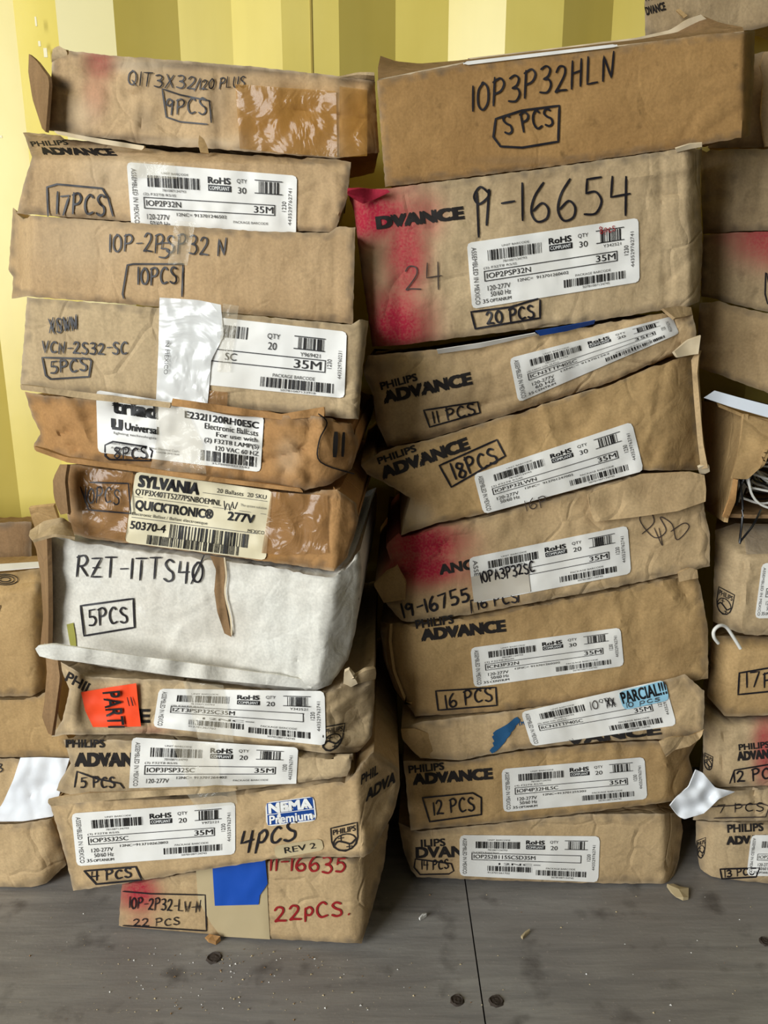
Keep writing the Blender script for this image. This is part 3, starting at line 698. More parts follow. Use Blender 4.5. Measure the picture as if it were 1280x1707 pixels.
c.bars(mb, mp, .02, .1, .3, .28, 26, 4); A('QTY', mp, .44, .15, .53, .24); A('20', mp, .45, .28, .51, .39); c.bars(mb, mp, .66, .16, .84, .33, 15, 7); c.rect(mb, mp, .63, .14, .85, .155); c.rect(mb, mp, .63, .325, .85, .34)
A('Y969421', mp, .68, .38, .82, .44); c.box(mb, mp, .02, .46, .86, .65, .006, .014); A('SC', mp, .16, .5, .24, .61); A('35M', mp, .64, .49, .83, .62, weight=.006)
A('PACKAGE BARCODE', mp, .5, .735, .79, .785, m='ink'); c.bars(mb, mp, .42, .8, .92, .945, 44, 12); A('50781087133918', mp, .56, .955, .8, .985, m='faint')
c.fit('1230', lambda x, y: mp(lerp(.87, .9, y), lerp(.58, .44, x)), 0, 0, 1, 1, 0, 'ink', mb); c.fit('443529760231', lambda x, y: mp(lerp(.945, .97, y), lerp(.72, .3, x)), 0, 0, 1, 1, 0, 'faint', mb)
c.sheet('duct_tape', [(266, 496), (330, 500), (368, 508)], [(260, 668), (300, 672), (346, 672)], L=[(264, 580)], R=[(373, 560), (352, 600), (349, 640)], m='tape_white', off=.0022, wr=.004, seed=6)
mq = c.quadmap([(266, 560), (350, 560), (346, 640), (262, 640)]); c.fit('IN MEXICO', lambda x, y: mq(lerp(.2, .12, y), lerp(.1, .8, x)), 0, 0, 1, 1, 0, 'faint', c.parts[-1][0], .006)
c.sheet('packing_tape', [(340, 650), (380, 654)], [(338, 674), (378, 678)], m='tape_brown', off=.002)
c.sheet('clear_tape', [(372, 506), (398, 510)], [(362, 620), (384, 620)], m='clear', off=.0035, wr=.002)
e = c.root('greyish box with white tape patch across its printed label, in the left stack', GLS)
slab(e, 'bottom_flap', [(34, 641), (150, 655), (284, 671)], [(36, 650), (150, 666), (282, 680)], [(34, 646)], [(284, 676)], (.686, .684, .684, .686), 'kraft_grey', wob=.003, th=.003, cell=6)
# 5: crushed orange-brown box, 8 PCS
c = Carton(.688, [(42, 653), (60, 656), (206, 671), (297, 680), (438, 692), (536, 694), (585, 704)], [(57, 750), (110, 766), (170, 775), (340, 797), (470, 812), (505, 818), (550, 808), (586, 782)], L=[(52, 690), (68, 722), (56, 740)], R=[(597, 748)], yaw=12,
  folds=[((538, 694), (522, 816), (580, 750), 48), ((70, 668), (110, 760), (50, 700), 30)], depth=.2, amp=.003, crumple=.0045, seed=5,
  creases=[((62, 665), (102, 725), 3, 5), ((72, 715), (150, 765), 3, 8), ((102, 725), (160, 690), 2, 8), ((440, 770), (530, 740), 3, 8), ((450, 700), (500, 760), -3, 9), ((480, 760), (540, 810), 2, 7), ((120, 680), (160, 760), -3, 10), ((90, 760), (330, 790), 2, 5)], dents=[((60, 740), 14, 8, 6), ((95, 745), 30, 14, 5)])
c.body('kraft_orange', edge_bleach=.35, bleach=[((480, 760), 20, 30, .3)])
mb, mp = c.blank('product_label', [(160, 650), (440, 694), (434, 787), (163, 754)], 'paper'); A = lambda *a, **k: c.fit(*a, mb=mb, **k)
A('triad', mp, .1, .1, .36, .32, weight=.06); A('E232I120RH0ESC', mp, .53, .12, .97, .235, weight=.025); A('Electronic Ballasts', mp, .65, .27, .97, .37, weight=.008); A('For use with', mp, .72, .4, .97, .48, weight=.008)
A('(2) F32T8 LAMP(S)', mp, .65, .52, .98, .62, weight=.01); A('120 VAC 60 HZ', mp, .72, .64, .98, .72, weight=.01); c.bars(mb, mp, .63, .74, .97, .92, 30, 3); A('35788898213582', mp, .7, .93, .93, .965, m='faint')
A('Universal', mp, .17, .46, .37, .58, weight=.03); A('lighting technologies', mp, .1, .63, .36, .68, m='faint'); A('install in accordance with National Electrical Code', mp, .07, .8, .5, .84, m='faint'); A('Assembled in Mexico', mp, .08, .88, .3, .91, m='faint'); A('1/0C08-0041948', mp, .36, .86, .5, .89, m='faint')
for a in (0, 1): c.rect(mb, mp, .085 + a * .045, .42, .11 + a * .045, .57)
c.rect(mb, mp, .09, .55, .15, .6)
c.hand('8PCS', (190, 765), (246, 763), 18, 3.0, mb=mb); c.frame([(175, 742), (188, 736), (246, 745), (254, 752), (250, 768), (182, 766), (175, 760), (175, 742)], 2.8)
c.sheet('clear_tape', [(258, 676), (310, 682)], [(250, 783), (344, 790)], L=[(262, 730)], R=[(338, 740)], m='clear', off=.003, wr=.004, seed=3)
for a in (0, 13): c.ribbon([(560 + a, 722), (558 + a, 760)], 8 - a * .2, 'print')
c.ribbon([(531, 690), (545, 705), (532, 735), (534, 770), (590, 790)], 2.4, 'print', sm=True)
e = c.root('crumpled orange-brown box with creased white label, marked 8 PCS, in the left stack', GLS)
slab(e, 'torn_flap', [(288, 664), (400, 680), (470, 690), (540, 678)], [(286, 676), (400, 692), (470, 700), (540, 694)], [(286, 670)], [(541, 686)], (.672, .672, .672, .672), 'kraft_orange', wob=.005, th=.004, cell=5)
slab(e, 'lower_flap', [(57, 744), (110, 762), (330, 792), (500, 814)], [(60, 752), (112, 771), (330, 800), (505, 821)], [(58, 748)], [(504, 818)], (.672, .669, .669, .672), 'kraft_orange', wob=.003, th=.004, cell=6)
# 6: yellow label box
c = Carton(.684, [(110, 772), (200, 782), (330, 798), (500, 819), (562, 816), (592, 838)], [(119, 889), (150, 898), (211, 905), (443, 936), (557, 952), (578, 930)], L=[(106, 800), (110, 850)], R=[(597, 872)], yaw=12,
  folds=[((566, 820), (557, 952), (590, 870), 50)], depth=.2, amp=.0022, crumple=.002, seed=6, creases=[((110, 860), (220, 890), -2, 9), ((215, 790), (205, 900), 1, 7), ((550, 830), (540, 945), 1.5, 5), ((470, 830), (500, 930), -1.4, 6), ((520, 820), (500, 880), 1.5, 5)], dents=[((125, 885), 26, 12, 5)])
c.body('kraft_orange', edge_bleach=.5, amber=[((450, 900), 30, 60, .5)], bleach=[((160, 850), 40, 30, .35)])
mb, mp = c.blank('product_label', [(226, 786), (454, 818), (443, 934), (208, 904)], 'paper_old'); A = lambda *a, **k: c.fit(*a, mb=mb, **k)
A('SYLVANIA', mp, .035, .045, .47, .2, weight=.06); A('20 Ballasts  20 SKU', mp, .6, .075, .96, .135, m='ink'); A('QTP3X40TT5277PSNBOEMNL', mp, .02, .235, .64, .33, weight=.012); A('QUICKTRONIC®', mp, .035, .385, .59, .54, weight=.035)
A('277V', mp, .7, .38, .89, .5, weight=.035); A('The system solution', mp, .78, .245, .97, .29, m='faint'); c.ribbon([mp(u, .3 + .07 * sin(u * 330)) for u in [.66 + .012 * k for k in range(9)]], 1.5, 'ink', .002, mb)
A('Electronic Ballast / Ballast électronique', mp, .02, .565, .56, .62, m='ink'); c.rect(mb, mp, .02, .635, .92, .643, m='faint'); A('MEXICO', mp, .85, .59, .97, .64); A('50370-4', mp, .02, .69, .27, .8, weight=.02)
c.bars(mb, mp, .3, .665, .86, .86, 44, 3); c.bars(mb, mp, .15, .855, .8, .985, 52, 9)
for v in (.16, .345): c.rect(mb, mp, .5 if v < .2 else .02, v, .97, v + .006, m='faint')
c.sheet('clear_tape', [(132, 778), (222, 788)], [(140, 892), (208, 902)], m='tape_brown', off=.002, wr=.004, seed=7)
c.hand('10PCS', (140, 838), (200, 840), 26, 3, mb=c.parts[-1][0], off=.0062); c.frame([(134, 812), (148, 850), (218, 856), (214, 806), (150, 804)], 2.6, mb=c.parts[-1][0], off=.0062)
c.sheet('packing_tape', [(452, 820), (546, 826)], [(436, 922), (470, 925), (546, 922)], m='tape_brown', off=.002, wr=.003, seed=8)
e = c.root('brown box with a large yellowed label, lying directly on the white box', GLS)
slab(e, 'end_flap', [(100, 774), (112, 774)], [(101, 858), (112, 856)], [(88, 798), (89, 825), (94, 845)], [(108, 800), (114, 860)], (.70, .689, .689, .70), 'kraft_in', seed=3)
slab(e, 'end_flap', [(556, 812), (566, 822)], [(557, 938), (563, 940)], [(562, 840), (560, 900)], [(570, 845), (567, 905)], (.674, .674, .67, .67), 'kraft_orange', wob=.004, th=.004, cell=5)
# 7: white box
c = Carton(.684, [(77, 891), (120, 893), (250, 912), (443, 938), (560, 948), (580, 942), (598, 918)], [(66, 1094), (119, 1102), (180, 1113), (289, 1127), (400, 1142), (515, 1157), (552, 1140), (580, 1100)], L=[(78, 960), (79, 1060)], R=[(602, 950), (593, 1050)], yaw=12,
  folds=[((566, 945), (528, 1156), (590, 1020), 56), ((80, 1080), (530, 1140), (300, 1150), 35)], depth=.22, amp=.0016, seed=7, crumple=.0012,
  creases=[((330, 962), (345, 1010), -1.6, 6), ((345, 1010), (290, 1040), 1, 6), ((300, 1048), (280, 1090), -1.6, 5), ((368, 935), (372, 1060), 1, 14), ((486, 955), (470, 1130), .8, 8), ((540, 1000), (515, 1130), -1.2, 8), ((495, 1085), (497, 1150), 1.6, 5), ((120, 1050), (480, 1070), .6, 8)], dents=[((100, 895), 20, 10, 3), ((540, 990), 40, 20, -2)])
c.body('white_board', dirt=[((560, 1040), 20, 80, .12), ((210, 1108), 40, 5, .12)], bleach=[((330, 930), 120, 14, .25), ((100, 1060), 40, 30, .12)])
c.hand('RZT-1TTS40', (127, 960), (338, 970), 34, 3.6); c.hand('/', (318, 972), (340, 966), 34, 3)
c.hand('5PCS', (148, 1044), (214, 1038), 26, 3.4); c.frame([(134, 1010), (222, 998), (224, 1046), (140, 1060), (134, 1010)], 3.2)
t = MB(); pts = [(352, 928), (366, 960), (360, 1000), (378, 1060)]
mb_t = c.sheet('torn_strip', [(350, 926), (374, 930)], [(374, 1056), (386, 1062)], L=[(360, 950), (357, 985), (362, 1020)], R=[(375, 960), (373, 990), (380, 1030)], m='kraft_in', off=.002, wr=.004, cell=4)
c.ribbon([(374, 930), (377, 960), (375, 990), (384, 1030), (386, 1058)], 2.5, 'white_torn', .004, mb_t, True)
c.sheet('olive_stain', [(111, 1041), (122, 1038)], [(120, 1090), (128, 1088)], L=[(115, 1065)], R=[(126, 1062)], m='green', off=.0015)
e = c.root('white box with a torn brown strip down its front, marked 5 PCS', GLS)
slab(e, 'bottom_flap', [(64, 1076), (90, 1074), (120, 1078), (300, 1103), (480, 1128), (520, 1136)], [(66, 1094), (90, 1100), (120, 1102), (300, 1128), (480, 1145), (510, 1147)], [(58, 1082)], [(522, 1148)], (.666, .666, .666, .666), 'white_board', wob=.005, th=.002, cell=7, seed=5)
slab(e, 'top_flap', [(50, 884), (74, 868), (104, 862), (118, 872)], [(54, 900), (90, 890), (125, 895)], [(48, 893)], [(122, 886)], (.69, .70, .674, .672), 'kraft_grey', wob=.003, th=.003, cell=6)
slab(e, 'side_flap', [(50, 890), (78, 892)], [(66, 1088), (80, 1078)], [(60, 915), (68, 960), (72, 1030)], [(80, 960), (81, 1030)], (.75, .70, .70, .74), 'kraft_in', wob=.004, th=.004, seed=8)
# 8: orange sticker
c = Carton(.684, [(96, 1100), (144, 1128), (232, 1132), (320, 1135), (440, 1146), (541, 1152), (588, 1134), (622, 1120)], [(86, 1228), (108, 1225), (180, 1224), (258, 1223), (330, 1230), (392, 1238), (547, 1256), (598, 1254), (620, 1226)], L=[(116, 1150), (104, 1200)], R=[(624, 1170)], yaw=10,
  folds=[((541, 1150), (545, 1256), (600, 1200), 40), ((150, 1130), (120, 1225), (95, 1180), 30)], depth=.2, amp=.003, crumple=.003, seed=8,
  creases=[((258, 1150), (250, 1225), 1.5, 6), ((320, 1140), (330, 1235), 1.6, 5), ((372, 1145), (366, 1235), 1.6, 5), ((260, 1220), (545, 1252), 1.5, 6), ((545, 1240), (630, 1180), 2.5, 8), ((150, 1135), (130, 1220), 2.4, 7), ((560, 1180), (620, 1140), -2.5, 8), ((570, 1220), (630, 1200), 2, 7)], dents=[((120, 1150), 20, 20, 5), ((600, 1135), 20, 10, 5)])
c.body('kraft_grey', edge_bleach=.6, dirt=[((600, 1140), 30, 16, .5)], paint=[((250, 1216), 36, 8, .25)])
c.text('PHIL', (108, 1134), (150, 1158), 14, .03, up=(.5, -1)); c.text('E', (231, 1204), (248, 1204), 21, .05)
c.ship([(265, 1148), (541, 1152), (543, 1243), (255, 1212)], 'IZT3PSP32SC35M', '20', '(3) F32T8 RS/IS', '12NC=', 'Y342521', right='', style=1, seed=8)
c.sheet('clear_tape', [(305, 1136), (372, 1142)], [(330, 1232), (390, 1238)], m='clear', off=.003, wr=.005, seed=3)
mbo = c.sheet('orange_sticker', [(135, 1154), (180, 1146), (227, 1139)], [(155, 1212), (200, 1212), (235, 1211)], L=[(142, 1185)], R=[(230, 1170)], m='orange', off=.004, wr=.003)
mq = c.quadmap([(140, 1150), (228, 1140), (236, 1211), (152, 1212)])
c.fit('PARTI', lambda x, y: mq(lerp(.66, .34, y), lerp(.12, 1.02, x)), 0, 0, 1, 1, .02, 'ink', mbo, .0078)
for a in (.79, .86): c.ribbon([mq(a, .3), mq(a + .02, .5)], 2, 'ink', .0078, mbo)
c.shield((541, 1212), (575, 1206), (568, 1248), (534, 1256), w=2.)
e = c.root('sagging grey-brown box with a bright orange sticker, beneath the white box', GLS)
slab(e, 'side_flap', [(76, 1092), (96, 1100)], [(80, 1222), (86, 1226)], [(78, 1120), (74, 1170), (70, 1195)], [(100, 1130), (92, 1190)], (.70, .69, .68, .69), 'kraft_in', wob=.004, th=.003, seed=4)
slab(e, 'torn_corner', [(575, 1120), (582, 1116), (590, 1130)], [(572, 1140), (584, 1146), (596, 1140)], [(573, 1130)], [(594, 1135)], (.672, .672, .676, .676), 'white_torn', wob=.008, th=.003, cell=4)
slab(e, 'torn_edge', [(588, 1130), (608, 1118), (626, 1114)], [(590, 1142), (610, 1136), (626, 1132)], [(590, 1136)], [(627, 1123)], (.676, .69, .69, .676), 'kraft_grey', wob=.012, th=.004, cell=4)
# 9: 5 PCS under it
c = Carton(.682, [(106, 1233), (200, 1232), (320, 1238), (400, 1242), (545, 1258), (588, 1256)], [(94, 1318), (130, 1328), (300, 1326), (390, 1318), (578, 1294)], L=[(118, 1272), (98, 1305)], R=[(584, 1280)], yaw=9, depth=.2, amp=.0022, crumple=.0016, seed=9,
  creases=[((328, 1240), (380, 1320), 1.3, 6), ((130, 1280), (110, 1320), 2, 8), ((590, 1262), (592, 1300), 1.5, 6)], dents=[((110, 1265), 16, 16, 4)])
c.body('kraft_grey', edge_bleach=.4)
c.brand((110, 1246), (174, 1246), 13, (126, 1277), (256, 1277), 21)
c.ship([(220, 1229), (497, 1246), (493, 1318), (214, 1330)], 'IOP3PSP32SC', '20', '(3) F32T8 RS/IS', '12NC= 913701264402', '', cut=.84, seed=9)
c.hand('5 PCS', (134, 1314), (192, 1312), 18, 3); c.frame([(124, 1312), (128, 1286), (160, 1298), (200, 1306), (206, 1314)], 2.6)
c.sheet('clear_tape', [(285, 1234), (360, 1240)], [(316, 1314), (368, 1308)], m='clear', off=.003, wr=.004, seed=6)
c.root('squashed box marked 5 PCS, second below the white box in the left stack', GLS)
# 10: blue and white badge box
c = Carton(.68, [(82, 1337), (130, 1335), (298, 1322), (393, 1310), (592, 1285), (622, 1254), (664, 1280)], [(122, 1485), (244, 1467), (319, 1453), (457, 1432), (540, 1428), (606, 1429)], L=[(95, 1378), (112, 1440)], R=[(667, 1306), (657, 1352), (622, 1418)], yaw=10,
  folds=[((592, 1285), (608, 1428), (650, 1340), 58), ((85, 1345), (394, 1318), (200, 1325), 30)], depth=.2, amp=.0018, seed=10, crumple=.0008,
  creases=[((394, 1315), (386, 1440), 1.2, 4), ((120, 1350), (126, 1475), 1.4, 6), ((610, 1380), (650, 1330), 2.4, 8), ((420, 1428), (560, 1405), 1, 6), ((600, 1425), (610, 1380), -1.5, 6), ((620, 1300), (650, 1260), -2, 8)], dents=[((95, 1370), 14, 24, 3)])
c.body('kraft', edge_bleach=.5, dirt=[((340, 1326), 50, 8, .4)])
c.ship([(119, 1356), (392, 1337), (392, 1424), (128, 1444)], 'IOP3S32SC', '20', '(3) F32T8 RS/IS', '12NC=913710262802', 'Y972121', fam='OPTANIUM', seed=10)
c.sheet('clear_tape', [(310, 1322), (392, 1316)], [(330, 1350), (396, 1340)], m='clear', off=.003, wr=.004, seed=2)
c.hand('4 PCS', (152, 1468), (220, 1463), 15, 3.2); c.frame([(140, 1452), (226, 1445), (236, 1467), (160, 1474), (140, 1452)], 3)
c.hand('4pcS', (398, 1422), (494, 1398), 36, 4.6, 'marker', up=(.15, -1))
mb, mp = c.blank('badge_sticker', [(442, 1338), (523, 1327), (528, 1368), (444, 1378)]); A = lambda *a, **k: c.fit(*a, mb=mb, **k)
c.rect(mb, mp, .03, .04, .97, .52, 'nema_blue', .0016); c.rect(mb, mp, .03, .52, .97, .95, 'nema_blue', .0016); A('NEMA', mp, .07, .08, .93, .46, weight=.05, m='white_ink', off=.0024); c.rect(mb, mp, .02, .5, .98, .53, 'paper', .0022); A('Premium', mp, .07, .58, .92, .92, weight=.03, m='white_ink', off=.0024)
mb, mp = c.blank('revision_label', [(456, 1410), (536, 1398), (540, 1417), (460, 1432)], 'tan_paper'); c.fit('REV 2', mp, .2, .25, .85, .72, .004, 'ink', mb)
c.shield((551, 1381), (595, 1371), (597, 1416), (554, 1422), w=2.2)
c.text('PHIL', (602, 1308), (630, 1290), 16, .03, up=(.05, -1)); c.text('ADVA', (610, 1336), (658, 1304), 19, .05, up=(.1, -1))
e = c.root('tan box with a blue and white badge sticker, marked 4 PCS', GLS)
slab(e, 'top_flap', [(80, 1334), (150, 1322), (300, 1316), (360, 1312), (392, 1314)], [(86, 1344), (150, 1336), (300, 1325), (380, 1320), (394, 1318)], [(80, 1340)], [(395, 1316)], (.652, .652, .652, .652), 'kraft_grey', wob=.005, th=.003, cell=5)
# 11: bottom box on the floor
c = Carton(.70, [(203, 1462), (350, 1440), (470, 1426), (600, 1412), (648, 1372)], [(198, 1546), (372, 1562), (470, 1566), (603, 1573)], L=[(200, 1510)], R=[(640, 1440), (622, 1510)], yaw=7,
  folds=[((582, 1415), (590, 1572), (598, 1500), 35), ((598, 1415), (604, 1573), (630, 1480), 72)], depth=.22, amp=.0008, seed=11, creases=[((444, 1430), (450, 1565), .8, 4)])
c.body('kraft', paint=[((232, 1490), 34, 34, .95), ((222, 1478), 24, 30, .6), ((235, 1535), 25, 14, .35)], edge_bleach=.2)
c.hand('IOP-2P32-LW-N', (214, 1514), (334, 1521), 18, 2.4); c.hand('22 PCS', (222, 1544), (300, 1542), 12, 2.0)
c.frame([(205, 1486), (250, 1490), (342, 1492), (344, 1552), (205, 1543)], 2.2)
c.hand('11-16635', (448, 1450), (576, 1456), 26, 4., 'marker_red'); c.hand('22pCS.', (458, 1536), (582, 1526), 24, 4.2, 'marker_red')
c.sheet('packing_tape', [(326, 1442), (444, 1430)], [(368, 1561), (450, 1566)], L=[(330, 1500), (352, 1540)], R=[(446, 1500)], m='tan_paper', off=.0012)
c.sheet('blue_tape', [(354, 1444), (442, 1434)], [(358, 1510), (431, 1508)], L=[(356, 1480)], R=[(446, 1474), (433, 1492)], m='blue', off=.0022, wr=.002)
c.root('box with blue tape and red marker writing on the floor under left stack', GLS)
# ---------------------------------------------------------------- right stack, top to bottom
GRS = 'cartons in the right stack'
c = Carton(.80, [(628, 134), (770, 106), (1017, 79), (1180, 57), (1238, 53), (1258, 50)], [(642, 312), (780, 295), (908, 279), (1160, 243), (1238, 229), (1250, 226)], R=[(1256, 140)], first=True, yaw=3, folds=[((1240, 53), (1238, 230), (1256, 140), 55)],
  depth=-.085, amp=.0008, seed=21, creases=[((1090, 180), (1240, 150), .9, 6), ((1180, 220), (1235, 180), 1.2, 6), ((1140, 225), (1160, 190), 1, 6)])
c.body('kraft_speck', edge_bleach=.25, dirt=[((880, 268), 90, 8, .3), ((1238, 145), 8, 8, .4)])
c.hand('IOP3P32HLN', (784, 186), (1024, 130), 44, 4.0, up=(.02, -1)); c.hand('S PCS', (842, 225), (924, 208), 30, 4.2); c.frame([(826, 198), (870, 184), (932, 176), (930, 236), (870, 246), (834, 244), (822, 228), (826, 198)], 3.8)
mb, mp = c.blank('folded_label', [(771, 103), (1028, 73), (1030, 78), (773, 109)], 'paper', .001)
e = c.root('speckled brown open-top box marked S PCS, top of right stack', GRS)
slab(e, 'rear_flap', [(634, 93), (660, 102), (700, 106), (762, 101), (830, 92), (908, 83), (1060, 64), (1116, 52), (1150, 30), (1166, 24)], [(630, 132), (770, 104), (1017, 77), (1240, 52)], [(630, 112)], [(1176, 28), (1200, 38), (1242, 46)], (.90, .91, .83, .82), 'kraft_in', wob=.003, th=.003, top='white_torn')
slab(e, 'torn_liner', [(780, 97), (908, 82), (1060, 63), (1116, 50), (1150, 30), (1168, 24)], [(790, 101), (910, 88), (1070, 70), (1120, 62), (1158, 40), (1178, 32)], [], [], (.893, .895, .895, .893), 'white_torn', wob=.004, th=.002, cell=5)
# 2: big red-sprayed box
c = Carton(.78, [(580, 319), (600, 318), (651, 313), (908, 281), (1130, 246), (1170, 241)], [(621, 578), (657, 576), (780, 561), (903, 546), (990, 535), (1148, 510), (1166, 503)], L=[(590, 350), (602, 450)], R=[(1167, 300), (1171, 420)], yaw=2,
  folds=[((600, 330), (642, 574), (600, 450), 50), ((1146, 250), (1150, 510), (1168, 400), 48)], depth=.22, amp=.0016, seed=22, crumple=.0008,
  creases=[((660, 320), (668, 570), .8, 9), ((718, 310), (724, 565), .8, 8), ((1100, 250), (1110, 520), 1.2, 7), ((1040, 300), (1150, 280), -1.4, 6), ((1070, 330), (1150, 320), 1.2, 5), ((1110, 470), (1150, 430), 1.5, 6), ((900, 300), (1000, 285), 1, 6)], dents=[((596, 322), 14, 8, -4), ((1130, 300), 24, 20, 2)])
c.body('kraft_grey', paint=[((622, 355), 74, 56, 1.), ((676, 420), 40, 110, .85), ((662, 535), 62, 62, 1.), ((700, 360), 40, 46, .6), ((622, 500), 20, 60, .3)], edge_bleach=.25, bleach=[((610, 440), 14, 50, .3)])
c.text('DVANCE', (630, 381), (772, 364), 19, .08); c.hand('9-16654', (788, 378), (1052, 356), 66, 4.4, up=(-.03, -1)); c.hand('1', (790, 396), (802, 394), 70, 4, up=(-.06, -1))
mb, mp = c.ship([(778, 405), (1064, 363), (1066, 470), (787, 515)], 'IOP2PSP32N', '30', '(2) F32T8 RS/IS', '12NC=  913701260602', 'Y342521', fam='OPTANIUM', seed=22)
c.hand('8pcs', (1000, 390), (1026, 385), 11, 1.6, 'marker_red', mb=mb)
c.hand('24', (676, 486), (738, 482), 44, 2.4, 'marker_thin'); c.hand('20 PCS', (812, 541), (892, 530), 20, 4.); c.frame([(896, 498), (850, 512), (785, 520), (792, 548), (900, 530), (900, 500)], 3.4)
e = c.root('large box sprayed crimson at its left end, marked 20 PCS, in the right stack', GRS)
slab(e, 'crushed_corner', [(580, 318), (600, 314), (646, 316)], [(590, 332), (605, 340), (630, 330)], [(578, 324)], [(650, 320)], (.77, .775, .778, .778), 'paint_board', wob=.006, th=.003, cell=4)
slab(e, 'torn_corner', [(1126, 248), (1150, 240), (1170, 239)], [(1128, 254), (1152, 248), (1170, 245)], [], [], (.772, .772, .774, .774), 'white_torn', wob=.004, th=.002, cell=4)
# 3: 11 PCS
c = Carton(.775, [(613, 593), (728, 582), (897, 557), (1000, 540), (1105, 514), (1132, 516), (1152, 514)], [(646, 745), (711, 733), (903, 673), (1017, 637), (1127, 588), (1162, 580)], L=[(605, 622), (622, 660), (626, 700)], R=[(1160, 550)], yaw=0,
  folds=[((640, 690), (1130, 560), (900, 700), 22), ((632, 600), (660, 745), (612, 650), 40)], depth=.2, amp=.0028, crumple=.002, seed=23,
  creases=[((894, 560), (905, 600), -2, 6), ((620, 640), (700, 660), 2, 8), ((640, 720), (860, 660), 1.4, 6), ((1120, 520), (1140, 590), 2, 6)], dents=[((1135, 525), 16, 10, 4), ((625, 640), 20, 20, 4)])
c.body('kraft', edge_bleach=.4, dirt=[((640, 610), 30, 16, .4)])
c.brand((636, 650), (696, 634), 12, (642, 672), (786, 640), 19)
c.ship([(849, 597), (1120, 527), (1132, 556), (864, 671)], 'ICN3TTP40SC', '20', '(3) F40W CFL (4-Pin)', '12NC= 913701262', '', ('120-277V', '60 HZ'), 'CENTIUM', seed=23)
c.hand('11 PCS', (722, 706), (794, 690), 19, 3.4); c.frame([(706, 684), (796, 670), (800, 688), (716, 712), (706, 684)], 2.8)
e = c.root('leaning brown box marked 11 PCS, third from top of right stack', GRS)
slab(e, 'loose_sheet', [(728, 583), (800, 572), (892, 555)], [(730, 590), (800, 580), (896, 558)], [], [], (.768, .768, .772, .772), 'paper', th=.0006, cell=6)
slab(e, 'loose_sheet', [(892, 552), (940, 544), (992, 534)], [(900, 560), (945, 552), (990, 540)], [], [], (.768, .768, .772, .772), 'nema_blue', th=.0006, cell=6)
slab(e, 'crushed_end', [(1105, 514), (1130, 510), (1152, 512)], [(1125, 530), (1140, 528), (1154, 524)], [], [], (.768, .775, .775, .768), 'kraft', wob=.009, th=.003, cell=4)
# 4: 18 PCS
c = Carton(.776, [(602, 776), (635, 752), (711, 729), (903, 669), (1017, 633), (1127, 588), (1150, 583), (1166, 581)], [(668, 892), (728, 872), (810, 856), (957, 817), (1072, 784), (1178, 784)], L=[(612, 790), (650, 810), (684, 830), (676, 860)], R=[(1158, 600), (1160, 660), (1166, 730)], yaw=-1,
  folds=[((1120, 590), (1100, 790), (1160, 700), 24)], depth=.2, amp=.0022, crumple=.0014, seed=24,
  creases=[((903, 672), (925, 740), -1.6, 7), ((700, 760), (735, 870), -1.6, 8), ((640, 790), (725, 850), 1.6, 8), ((1090, 700), (1060, 780), -1.6, 8), ((1110, 600), (1090, 700), 1.3, 8), ((1150, 590), (1160, 770), 2, 6), ((1080, 780), (1110, 720), 1.5, 6)], dents=[((690, 850), 40, 24, 4), ((1150, 570), 14, 10, 4)])
c.body('kraft_gold', edge_bleach=.45, bleach=[((690, 860), 30, 22, .6)])
c.brand((632, 774), (694, 752), 11, (640, 798), (782, 748), 19)
c.hand('18PCS', (758, 800), (832, 770), 27, 4.2); c.frame([(732, 776), (828, 733), (842, 760), (752, 812), (732, 776)], 3)
c.ship([(789, 791), (1053, 703), (1073, 785), (806, 857)], 'IOP3P32LWN', '30', '(3) F32T8 RS/IS', '12NC=  913701247002', '', seed=24, fam='')
e = c.root('golden-brown slumped box with tilted label, marked 18 PCS, in the right stack', GRS)
slab(e, 'torn_corner', [(1124, 586), (1146, 568), (1168, 560)], [(1130, 596), (1150, 592), (1164, 590)], [], [], (.764, .764, .768, .768), 'white_torn', wob=.006, th=.003, cell=4)
slab(e, 'torn_corner', [(1164, 780), (1172, 776), (1182, 778)], [(1166, 790), (1176, 790), (1183, 786)], [], [], (.772, .772, .776, .776), 'white_torn', wob=.006, th=.003, cell=4)
slab(e, 'end_flap', [(1158, 590), (1166, 584)], [(1168, 782), (1180, 780)], [(1152, 600), (1156, 660), (1162, 730)], [(1162, 620), (1166, 670), (1172, 740)], (.775, .772, .772, .775), 'kraft', wob=.003, th=.003, cell=6)
# 5: pink sprayed, 16 PCS
c = Carton(.775, [(664, 888), (728, 873), (810, 857), (957, 819), (1072, 786), (1150, 786), (1171, 800)], [(668, 1034), (680, 1037), (786, 1024), (897, 1003), (1025, 979), (1183, 944)], L=[(643, 910), (652, 936), (624, 974), (645, 1008)], R=[(1174, 850), (1183, 890)], yaw=-2,
  folds=[((700, 880), (690, 1037), (640, 960), 32)], depth=.2, amp=.0022, crumple=.0018, seed=25,
  creases=[((655, 935), (760, 900), 2.5, 7), ((690, 880), (680, 1030), 1.8, 9), ((985, 865), (1170, 830), 1.5, 4), ((1080, 800), (1010, 850), -1.6, 8), ((640, 980), (690, 950), 3, 7), ((680, 910), (760, 930), -2, 8)], dents=[((665, 960), 18, 14, 7), ((650, 995), 18, 10, 5)])
c.body('kraft', paint=[((706, 908), 78, 40, 1.), ((704, 945), 72, 36, 1.), ((765, 945), 46, 34, .5)], edge_bleach=.35, dirt=[((650, 1000), 24, 14, .4)])
c.text('ANC', (734, 958), (790, 948), 16, .05); mb, mp = c.ship([(781, 930), (1046, 876), (1052, 956), (790, 1006)], '', '20', '', '', '', (), '', seed=25) if 0 else (None, None)
mb, mp = c.ship([(781, 930), (1046, 876), (1052, 956), (790, 1006)], 'IOP', '20', '', '', '', ('', '')[:0], '', seed=25, left='ASSEMBLED')
